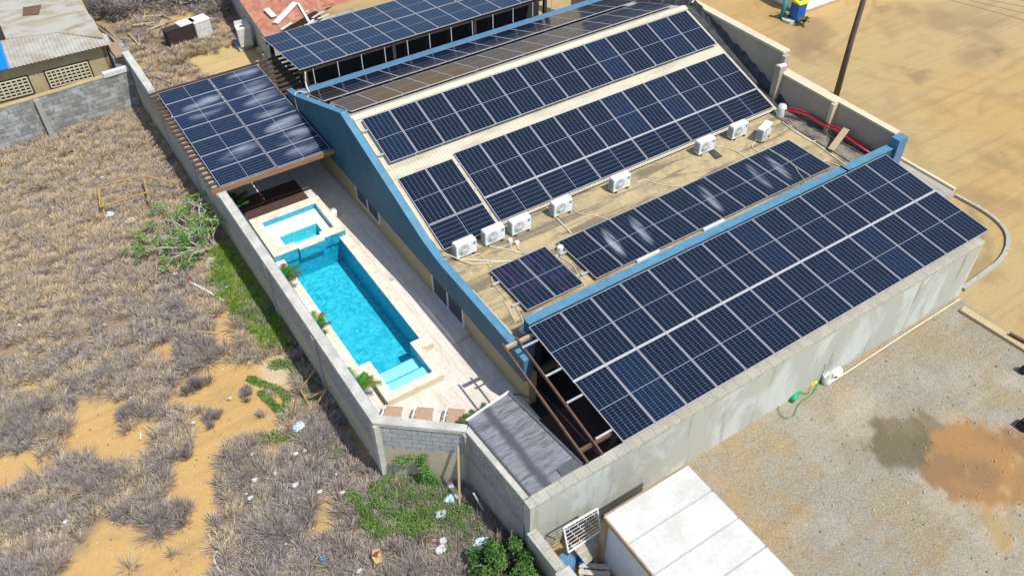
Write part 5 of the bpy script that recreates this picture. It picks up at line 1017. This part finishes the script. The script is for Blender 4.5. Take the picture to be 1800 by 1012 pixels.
for k, (a, b, c, d2) in enumerate(((232, 45, 270, 40), (240, 38, 262, 45), (250, 30, 285, 27), (265, 47, 310, 35), (225, 58, 245, 80), (243, 62, 246, 78), (252, 33, 258, 20), (236, 30, 250, 46), (262, 52, 290, 42), (280, 24, 300, 33))):
    cable([g(a, b, .15), g(c, d2, .12)], f'{ORD[k]} pale scrap timber from the left in the far yard pile', ('stain_pale', 'twig')[k % 2], .05, 'scrap_timber', 'timber')
for k in range(60): pass
# cabinets and fridge in the yard
def cabinet(px0, py0, z, w_, d_, h_, rz, mats, label, lid=None):
    A = at(px0, py0, 0); r = thing('cabinet', label, 'cabinet', tuple(A), (0, 0, R(rz))); p = MB(); p.box(0, 0, .02, w_, d_, h_-.05); part('body', p, M[mats[0]], r, local=True)
    p = MB(); p.box(-.02, -.02, h_-.05, w_+.02, d_+.02, h_); part('top', p, M[mats[1]], r, local=True)
    p = MB(); p.box(.04, -.012, .1, w_-.04, -.002, h_-.12); part('door', p, M[mats[2]], r, local=True)
    return r
cabinet(301, 86, 0, 1.0, .5, .95, 10, ('brown_board', 'brown_board', 'brown_board'), 'open dark brown cabinet leaning left of the white one in the far yard')
cabinet(326, 77, 0, .85, .6, 1.0, 10, ('brown_board', 'white', 'brown_board'), 'white topped cabinet with dark open front in the middle of the far yard row')
cabinet(350, 72, 0, .9, .75, 1.0, 10, ('beige_cap', 'white', 'white_dirty'), 'white chest freezer with dirty front at the right of the far yard row')
A = at(430, 88, 0); sl_ = thing('concrete_slab', 'low dark blue slab under the old washing machine', 'slab', tuple(A)); p = MB(); q = [at(a, b, 0) for a, b in ((422, 92), (446, 83), (442, 72), (412, 78))]; p.prism([tuple(v[:2]) for v in q], 0, .22); part('base', p, M['cap'], sl_); p = MB(); p.prism([tuple(v[:2]) for v in q], .222, .25); part('cover', p, M['drum'], sl_)
A = at(424, 84, .25); r = thing('washing_machine', 'old white washing machine standing on the dark slab by the red roof', 'washing machine', (A[0], A[1], .25), (0, 0, R(-8))); p = MB(); p.box(0, 0, 0, .68, .6, .95); part('body', p, M['white_dirty'], r, local=True); p = MB(); p.box(-.01, -.01, .95, .69, .61, 1.0); tp = part('top', p, M['white'], r, local=True); p = MB(); p.box(.2, .2, 1.0, .42, .42, 1.02); part('hatch', p, M['rust'], tp, local=True); p = MB(); p.box(0, .56, 1.0, .68, .64, 1.2); part('control_panel', p, M['white_dirty'], r, local=True)
for k, (px, py, s) in enumerate(((462, 100, .35), (468, 108, .3), (455, 95, .25))):
    A = at(px, py, 0); solo('concrete_block', MB().box(A[0], A[1], 0, A[0]+s*1.5, A[1]+s, s), M['beige_cap'], ('larger', 'nearest', 'smallest')[k]+' pale concrete block at the corner of the back pergola', 'block', group='blocks by the back pergola')
# red roofed house
rh = thing('red_roof_house', 'old house with peeling rusty red tile roof behind the back pergola', 'house', (3.2, 26, 0))
E0 = at(462, 64, 2.3); E1 = at(418, 0, 2.3); e0 = np.array([E0[0], E0[1]-.6]); e1 = e0+(E1[:2]-E0[:2])*2.2
p = MB(); rid0 = e0+np.array([2.6, .3]); rid1 = e1+np.array([2.6, .3])
far0 = rid0+np.array([2.6, .2]); far1 = rid1+np.array([2.6, .2])
def corr3(mb, A, B, C, D, n, amp):
    """sheet A-B bottom edge, D-C top edge, n ribs across"""
    A, B, C, D = map(np.array, (A, B, C, D)); k = n*4
    for i in range(k):
        t0_, t1_ = i/k, (i+1)/k; h0, h1 = amp*math.cos(2*math.pi*n*t0_), amp*math.cos(2*math.pi*n*t1_); a = A+(B-A)*t0_; b = A+(B-A)*t1_; c = D+(C-D)*t1_; dd_ = D+(C-D)*t0_
        mb.face([(a[0], a[1], a[2]+h0), (b[0], b[1], b[2]+h1), (c[0], c[1], c[2]+h1), (dd_[0], dd_[1], dd_[2]+h0)])
corr3(p, (*e0, 2.3), (*e1, 2.3), (*rid1, 2.95), (*rid0, 2.95), 50, .025); part('roof', p, M['redroof'], rh)
p = MB(); corr3(p, (*rid0, 2.95), (*rid1, 2.95), (*far1, 2.85), (*far0, 2.85), 50, .025); part('roof', p, M['redroof'], rh)
p = MB(); p.prism([tuple(e0+[.25, .1]), tuple(e1+[.25, 0]), tuple(e1+[.4, 0]), tuple(e0+[.4, .1])], 0, 2.25); p.prism([tuple(e0+[.25, .25]), tuple(far0+[-.2, .25]), tuple(far0+[-.2, .4]), tuple(e0+[.25, .4])], 0, 2.3); part('wall', p, M['cap'], rh)
for k, (a, b, c, dq, wd) in enumerate(((482, 32, 520, 8, .35), (492, 43, 512, 36, .16), (525, 10, 545, 42, .12), (538, 25, 560, 5, .10), (550, 35, 582, 6, .10), (560, 38, 578, 25, .10), (520, 55, 552, 38, .14), (466, 8, 480, 22, .3))):
    A = at(a, b, 2.85); B = at(c, dq, 2.85); z1 = lambda P: 2.3+.65*(1-abs((P[0]-e0[0])-2.6)/2.6)+.07; A[2] = z1(A); B[2] = z1(B); part('repair_strip', MB().obox(A, B, wd, .03), M['white_dirty'], rh)
p = MB(); p.box(.35, 22.0, 0, .42, 23.4, 2.0); p.box(-.1, 23.1, 0, .4, 23.16, 1.9); solo('board_screen', p, M['cap'], 'pale upright board screen at the corner of the back pergola', 'screen')

# ------------------------------------------------------------ road side
P0 = Vector((23.271, 7.464, 0)); ptop = P0+Vector((.9, .5, 9.5))
pole = thing('utility_pole', 'dark weathered wooden utility pole leaning on the dirt road', 'utility pole', tuple(P0)); part('shaft', MB().tube([P0-Vector((0, 0, .3)), P0+Vector((.1, .1, 3)), ptop], .15, 10, r1=.11), simple('pole_timber', (.13, .10, .085), .85, .4, 4, stretch=(6, 6, .6)), pole, True)
part('crossarm', MB().obox(ptop+Vector((-.9, -.2, -.3)), ptop+Vector((.9, .2, -.3)), .1, .12), M['post'], pole)
for k in range(4):
    A = at(1640+k*28, -8, 7.6); B = at(1830, 44-k*13, 7.3); dA = (np.array(A)-np.array(B)); A2 = np.array(A)+dA*1.5; B2 = np.array(B)-dA*2
    solo('overhead_wire', MB().tube([A2, (A2+B2)/2-np.array([0, 0, .0]), B2], .006, 5), M['black'], ('lowest', 'second', 'third', 'uppermost')[k]+' overhead wire crossing the upper right corner', 'wire', group='overhead wires')
# blue bin, teal bollards, meter plate
A = at(1395, 33, 0); bn = thing('wheelie_bin', 'tall blue bin with bright yellow lid beside the white wall corner', 'bin', (27.62, 14.2, 0)); x, y = 27.62, 14.2
p = MB(); p.prism([(x-.30, y-.30), (x+.26, y-.36), (x+.32, y+.26), (x-.26, y+.30)], .05, 1.05); part('body', p, M['bin_blue'], bn); p = MB(); p.prism([(x-.36, y-.36), (x+.32, y-.42), (x+.38, y+.32), (x-.32, y+.36)], [1.05]*4, [1.12, 1.12, 1.24, 1.24]); part('lid', p, M['yellow'], bn); p = MB(); p.tube([(x-.3, y+.3, .12), (x+.3, y+.28, .12)], .12, 10); part('wheel', p, M['black'], bn)
for k, (px, py, hh_) in enumerate(((1374, 33, 1.05), (1399, 36, 1.25), (1405, 18, 1.2))):
    A = at(px, py, 0); solo('bollard', MB().tube([A, (A[0], A[1], hh_)], .13, 12), M['teal'], ('shorter teal pipe bollard left of the blue bin', 'teal pipe bollard touching the front of the blue bin', 'teal pipe bollard behind the blue bin')[k], 'bollard', group='teal bollards', smooth=True)
p = MB(); q = [at(a, b, 0) for a, b in ((1373, 34), (1388, 30), (1404, 36), (1400, 40), (1388, 43), (1375, 38))]; p.prism([tuple(v[:2]) for v in q], -.05, .12); solo('footing', p, M['cap'], 'broken concrete footing under the teal bollards', 'footing')
mtr = at(1388, 28, 0); vm = thing('valve_stand', 'pipework stand with white gauges between the teal bollards', 'valve stand', tuple(mtr))
part('frame', MB().tube([mtr, (mtr[0], mtr[1], 1.3)], .04, 6).tube([(mtr[0]+.3, mtr[1]-.1, 0), (mtr[0]+.3, mtr[1]-.1, 1.2)], .04, 6), M['teal'], vm)
for k in range(4): part('gauge', MB().lathe((mtr[0]+.05+.2*(k % 2), mtr[1]-.08, .5+.22*k), [(0, .06), (.07, .05), (.07, -.02), (0, -.02)], 10), M['white'], vm)
wc = at(1400, 38, 0); ww = thing('white_tank', 'white painted tank wall corner at the top edge behind the blue bin', 'tank', tuple(at(1402, 26, 0)))
q0, q1, q2 = at(1402, 28, 0)[:2], at(1500, -10, 0)[:2], at(1325, -16, 0)[:2]; cor = q0+np.array([.2, .1]); p = MB(); p.prism([tuple(cor), tuple(q1), tuple(q1+(q2-cor)), tuple(q2)], 0, 2.6); part('body', p, M['white'], ww)
p = MB(); p.prism([tuple(cor-[.03, .03]), tuple(q1-[0, .03]), tuple(q1+(q2-cor)), tuple(q2-[.03, 0])], 0, .1); part('plinth', p, M['cap'], ww)
# low platform beside the pier
q = [at(1576, 273, .9), at(1680, 333, .9)]; p = MB(); p.prism([tuple(q[0][:2]), tuple(q[1][:2]), (16.0, q[1][1]-.1), (16.0, q[0][1])], 0, .88); pf = thing('side_platform', 'low concrete platform beyond the far end of the front canopy', 'platform', (18, 0, 0)); part('base', p, M['render_grey'], pf)
d0 = (q[1]-q[0]); d0 = d0/np.linalg.norm(d0); s_ = np.array([d0[1], -d0[0], 0])*.14
p = MB(); p.prism([tuple(q[0][:2]), tuple(q[1][:2]), tuple((q[1]+s_)[:2]), tuple((q[0]+s_)[:2])], .88, .98); part('edge_cap', p, M['beige_cap'], pf)
cb = smoothpath([at(a, b, .15) for a, b in ((1682, 340), (1737, 371), (1768, 400), (1773, 428), (1760, 454), (1735, 474), (1694, 504))], 6); p = MB()
for i in range(len(cb)-1):
    A, B = cb[i], cb[i+1]; dA = (cb[min(i+1, len(cb)-1)]-cb[max(i-1, 0)]); dB = (cb[min(i+2, len(cb)-1)]-cb[i]); nA = np.array([dA[1], -dA[0]])/np.hypot(*dA[:2])*.065; nB = np.array([dB[1], -dB[0]])/np.hypot(*dB[:2])*.065; wA = 1+i/len(cb)*.5
    p.prism([tuple(A[:2]-nA*wA), tuple(B[:2]-nB*wA), tuple(B[:2]+nB*wA), tuple(A[:2]+nA*wA)], -.05, .10)
solo('kerb', p, M['coping'], None, None, kind='structure')
p = MB(); p.obox(at(1692, 541, .1), at(1860, 645, .1), .3, .12); solo('edging_strip', p, M['stain_pale'], 'pale timber and concrete edging strip across the gravel yard edge', 'edging')
p = MB(); p.obox(at(1776, 584, .22), at(1860, 630, .22), .1, .1); solo('steel_bar', p, M['rust'], 'dark steel bar lying on the edging strip at the right edge', 'bar')
# pipe along the rendered wall, hose, buckets
cable([(15.75, -4.86, .1), (12.5, -4.88, .07), (9.2, -4.95, .06), (8.8, -4.92, .06)], 'long white pipe at the foot of the rendered wall', 'pvc', .028, 'pipe', 'pipe')
A = at(1452, 672, 0); bu = thing('water_bucket', 'white plastic bucket with green hose at the rendered wall foot', 'bucket', tuple(A)); part('body', MB().lathe(A, [(.15, 0), (.19, .36), (.17, .36), (.14, .05), (0, .05)], 20), M['white_dirty'], bu, True)
A = at(1465, 664, 0); part('handle', MB().tube([(at(1452, 672, 0)[0]-.18, at(1452, 672, 0)[1], .36), (at(1452, 672, 0)[0]-.1, at(1452, 672, 0)[1]-.12, .3), (at(1452, 672, 0)[0]+.1, at(1452, 672, 0)[1]-.12, .3), (at(1452, 672, 0)[0]+.18, at(1452, 672, 0)[1], .36)], .008, 5), M['black'], bu)
part('lid', MB().lathe((A[0]+.2, A[1]+.1, .1), [(0, .12), (.2, .1), (.22, 0)], 20), M['white'], bu, True)
cable([(8.55, -4.72, .9), (8.4, -4.78, .5), (7.9, -4.9, .1)]+[g(a, b, .04) for a, b in ((1400, 690), (1372, 706), (1370, 722), (1380, 734), (1395, 730), (1405, 710), (1430, 690), (1438, 672))], 'green garden hose looping from the wall tap over the gravel', 'green', .012, 'garden_hose', 'hose')
A = at(1396, 697, .05); solo('hose_reel', MB().tube([(A[0]-.22, A[1]-.1, .12), (A[0]+.25, A[1]+.05, .12)], .09, 12), M['green2'], 'small green plastic roller lying inside the hose loop', 'reel', smooth=True)
A = at(1428, 675, .08); crumple(A, .14, 'yellow', 'yellow green plastic ball between bucket and wall', seed=300, cat='litter', fl=1., name='yellow_scrap')
for k, (px, py, s, lb) in enumerate(((1797, 652, .13, 'dark tyre piece at the right edge beside the gravel'), (1797, 748, .2, 'dark crate corner at the right edge of the muddy gravel'))):
    A = at(px, py, 0); p = MB(); p.box(A[0]-s, A[1]-s, 0, A[0]+s, A[1]+s*.6, .22); p.box(A[0]-s*.8, A[1]-s*.8, .22, A[0]+s*.5, A[1]+s*.3, .34); solo('dark_scrap', p, M['black'], lb, 'scrap')
# small stones on gravel and sand
def stones(n, box, poly, smin, smax, col, name, label, seed):
    r = np.random.default_rng(seed); x = r.uniform(box[0], box[1], n); y = r.uniform(box[2], box[3], n); k = inpoly(x, y, poly) & ~((x > -5.4) & (x < 17.8) & (y > -4.8)); x, y = x[k], y[k]; n = len(x)
    base = np.array([[1, 0, 0], [-1, 0, 0], [0, 1, 0], [0, -1, 0], [0, 0, 1], [0, 0, -1.]]); tri = np.array([[0, 2, 4], [2, 1, 4], [1, 3, 4], [3, 0, 4], [2, 0, 5], [1, 2, 5], [3, 1, 5], [0, 3, 5]])
    s = smin+(smax-smin)*r.random(n)**3; V = base[None]*s[:, None, None]*r.uniform(.6, 1.2, (n, 6, 1))*np.array([1, 1, .6]); V += np.c_[x, y, s*.15][:, None]; F = (tri[None]+np.arange(n)[:, None, None]*6).reshape(-1, 3)
    C = np.array(col)[r.integers(0, len(col), n)]*(.7+.6*r.random(n))[:, None]; stuff(name, label, 'stones', V.reshape(-1, 3), F, np.repeat(C, 6, 0), M['grassc'])
stones(2600, (-3, 26, -14, -2), GRAVEL, .008, .045, [(.34, .30, .22), (.42, .38, .30), (.22, .18, .13), (.52, .51, .46)], 'gravel_stones', 'loose gravel stones scattered over the yard right of the rendered wall', 5)
stones(5000, (-17, -4, -12, 12), FIELD, .012, .045, [(.62, .50, .34), (.70, .66, .58), (.30, .2, .12)], 'sand_stones', 'small stones scattered over the bare sand', 6)
# container, rack, sheet, drum
ct = thing('cold_room_container', 'white flat roofed container with tan steel edges standing beside the rendered wall', 'container', (-.15, -8.5, 0))
X0, X1, Y1, Y0, H = -1.58, 1.30, -5.83, -14.5, 2.4
p = MB(); p.box(X0+.06, Y0, .12, X1-.04, Y1-.06, H-.06); part('walls', p, M['blue_sheet_wall'], ct)
ys = [Y1, -6.80, -7.79, -8.76, -9.75, -10.74, -11.73, -12.72, -14.5]
for k in range(8): p = MB(); p.box(X0+.02, ys[k+1]+.02, H-.055, X1-.01, ys[k]-.02, H+(.0 if k % 2 else .004)); part('roof_panel', p, M['white_sheet'], ct)
p = MB(); p.box(X0+.02, Y0, H-.09, X1-.01, Y1, H-.03); part('roof_seam', p, M['fan'], ct)
p = MB(); p.box(X0-.03, Y0, H-.14, X0+.02, Y1+.03, H+.012); p.box(X0-.03, Y1-.01, H-.1, X1+.01, Y1+.03, H+.012); p.box(X0-.03, Y1-.14, 0, X0+.11, Y1+.03, H-.1); p.box(X1-.1, Y1-.14, 0, X1+.03, Y1+.03, H-.1); p.box(X0-.02, Y0, 0, X0+.08, Y1-.1, .16); p.box(X1-.015, Y0, H-.1, X1+.03, Y1+.02, H+.006); part('edge_frame', p, M['tan_steel'], ct)
for yy in (-7.9, -9.9): p = MB(); p.box(X0+.045, yy, .16, X0+.061, yy+.012, H-.14); part('panel_joint', p, M['fan'], ct)
# leaning white lattice
c4 = [np.array(g(991, 927, 1.75)), np.array(g(1050, 893, 1.75)), np.array(g(1056, 932, 1.05)), np.array(g(999, 970, 1.05))]
lt = thing('lattice_gate', 'white metal lattice panel propped between the rendered wall and the container', 'lattice panel', tuple(c4[3]-[0, 0, 1.05]))
p = MB()
for a, b in ((0, 1), (1, 2), (2, 3), (3, 0)): p.tube([c4[a], c4[b]], .028, 6)
part('frame', p, M['white'], lt); p = MB(); rows = 7; bil = lambda u, v: (c4[0]*(1-u)+c4[1]*u)*(1-v)+(c4[3]*(1-u)+c4[2]*u)*v
for j in range(1, rows): p.tube([bil(0, j/rows), bil(1, j/rows)], .007, 5)
for j in range(rows):
    for i in range(4):
        u = (i+.35+.22*j) % 4/4
        if .04 < u < .96: p.tube([bil(u, j/rows), bil(u, (j+1)/rows)], .007, 5)
part('bars', p, M['white'], lt)
p = MB(); bk = [q+np.array([.25, .22, -.03]) for q in c4]; p.tube([c4[0], bk[0]-[0, 0, .9], c4[3]], .018, 5); p.tube([bk[3]-[.2, .1, .9], c4[3]], .018, 5); part('stay', p, M['black'], lt)
p = MB(); q = [np.array(g(1004, 958, .98)), np.array(g(1052, 938, .98)), np.array(g(1052, 975, .75)), np.array(g(1031, 993, .8))]
p2 = MB(); k = 48
for i in range(k):
    t0_, t1_ = i/k, (i+1)/k; h0, h1 = .028*math.cos(2*math.pi*9*t0_), .028*math.cos(2*math.pi*9*t1_); a = q[0]+(q[3]-q[0])*t0_; b = q[0]+(q[3]-q[0])*t1_; c = q[1]+(q[2]-q[1])*t1_; dd_ = q[1]+(q[2]-q[1])*t0_
    p2.face([a+[0, 0, h0], b+[0, 0, h1], c+[0, 0, h1], dd_+[0, 0, h0]])
solo('corrugated_sheet', p2, M['zinc'], 'bent grey corrugated sheet resting below the white lattice panel', 'sheet')
A = np.array(g(996, 984, .9)); dr = thing('blue_drum', 'blue lidded plastic drum in the corner by the low wall', 'drum', (A[0], A[1], 0)); part('body', MB().lathe((A[0], A[1], 0), [(.21, 0), (.24, .3), (.24, .6), (.21, .86)], 24), M['bin_blue'], dr, True); part('lid', MB().lathe((A[0], A[1], .86), [(.24, -.03), (.24, .03), (.21, .03), (.2, .01), (0, .012)], 24), M['drum'], dr)
A = np.array(g(1040, 1003, .35)); p = MB(); rp = thing('wooden_pallet', 'small grey timber pallet at the container corner', 'pallet', (A[0], A[1], 0), (0, 0, R(-38)))
for j in range(4): part('slat', MB().box(-.35, -.5+j*.2, .30, .5, -.36+j*.2, .34), M['cap'], rp, local=True)
part('bearer', MB().box(-.32, -.5, 0, -.22, .24, .3).box(.38, -.5, 0, .48, .24, .3), M['stain_pale'], rp, local=True)
A = np.array(g(1020, 975, .3)); solo('blue_bag', MB().lathe((A[0]+.1, A[1]-.1, 0), [(.25, 0), (.28, .3), (.18, .5), (0, .52)], 9), M['bin_blue'], 'dark blue bundle hidden under the corrugated sheet', 'bundle')
print('objects', len(bpy.data.objects))
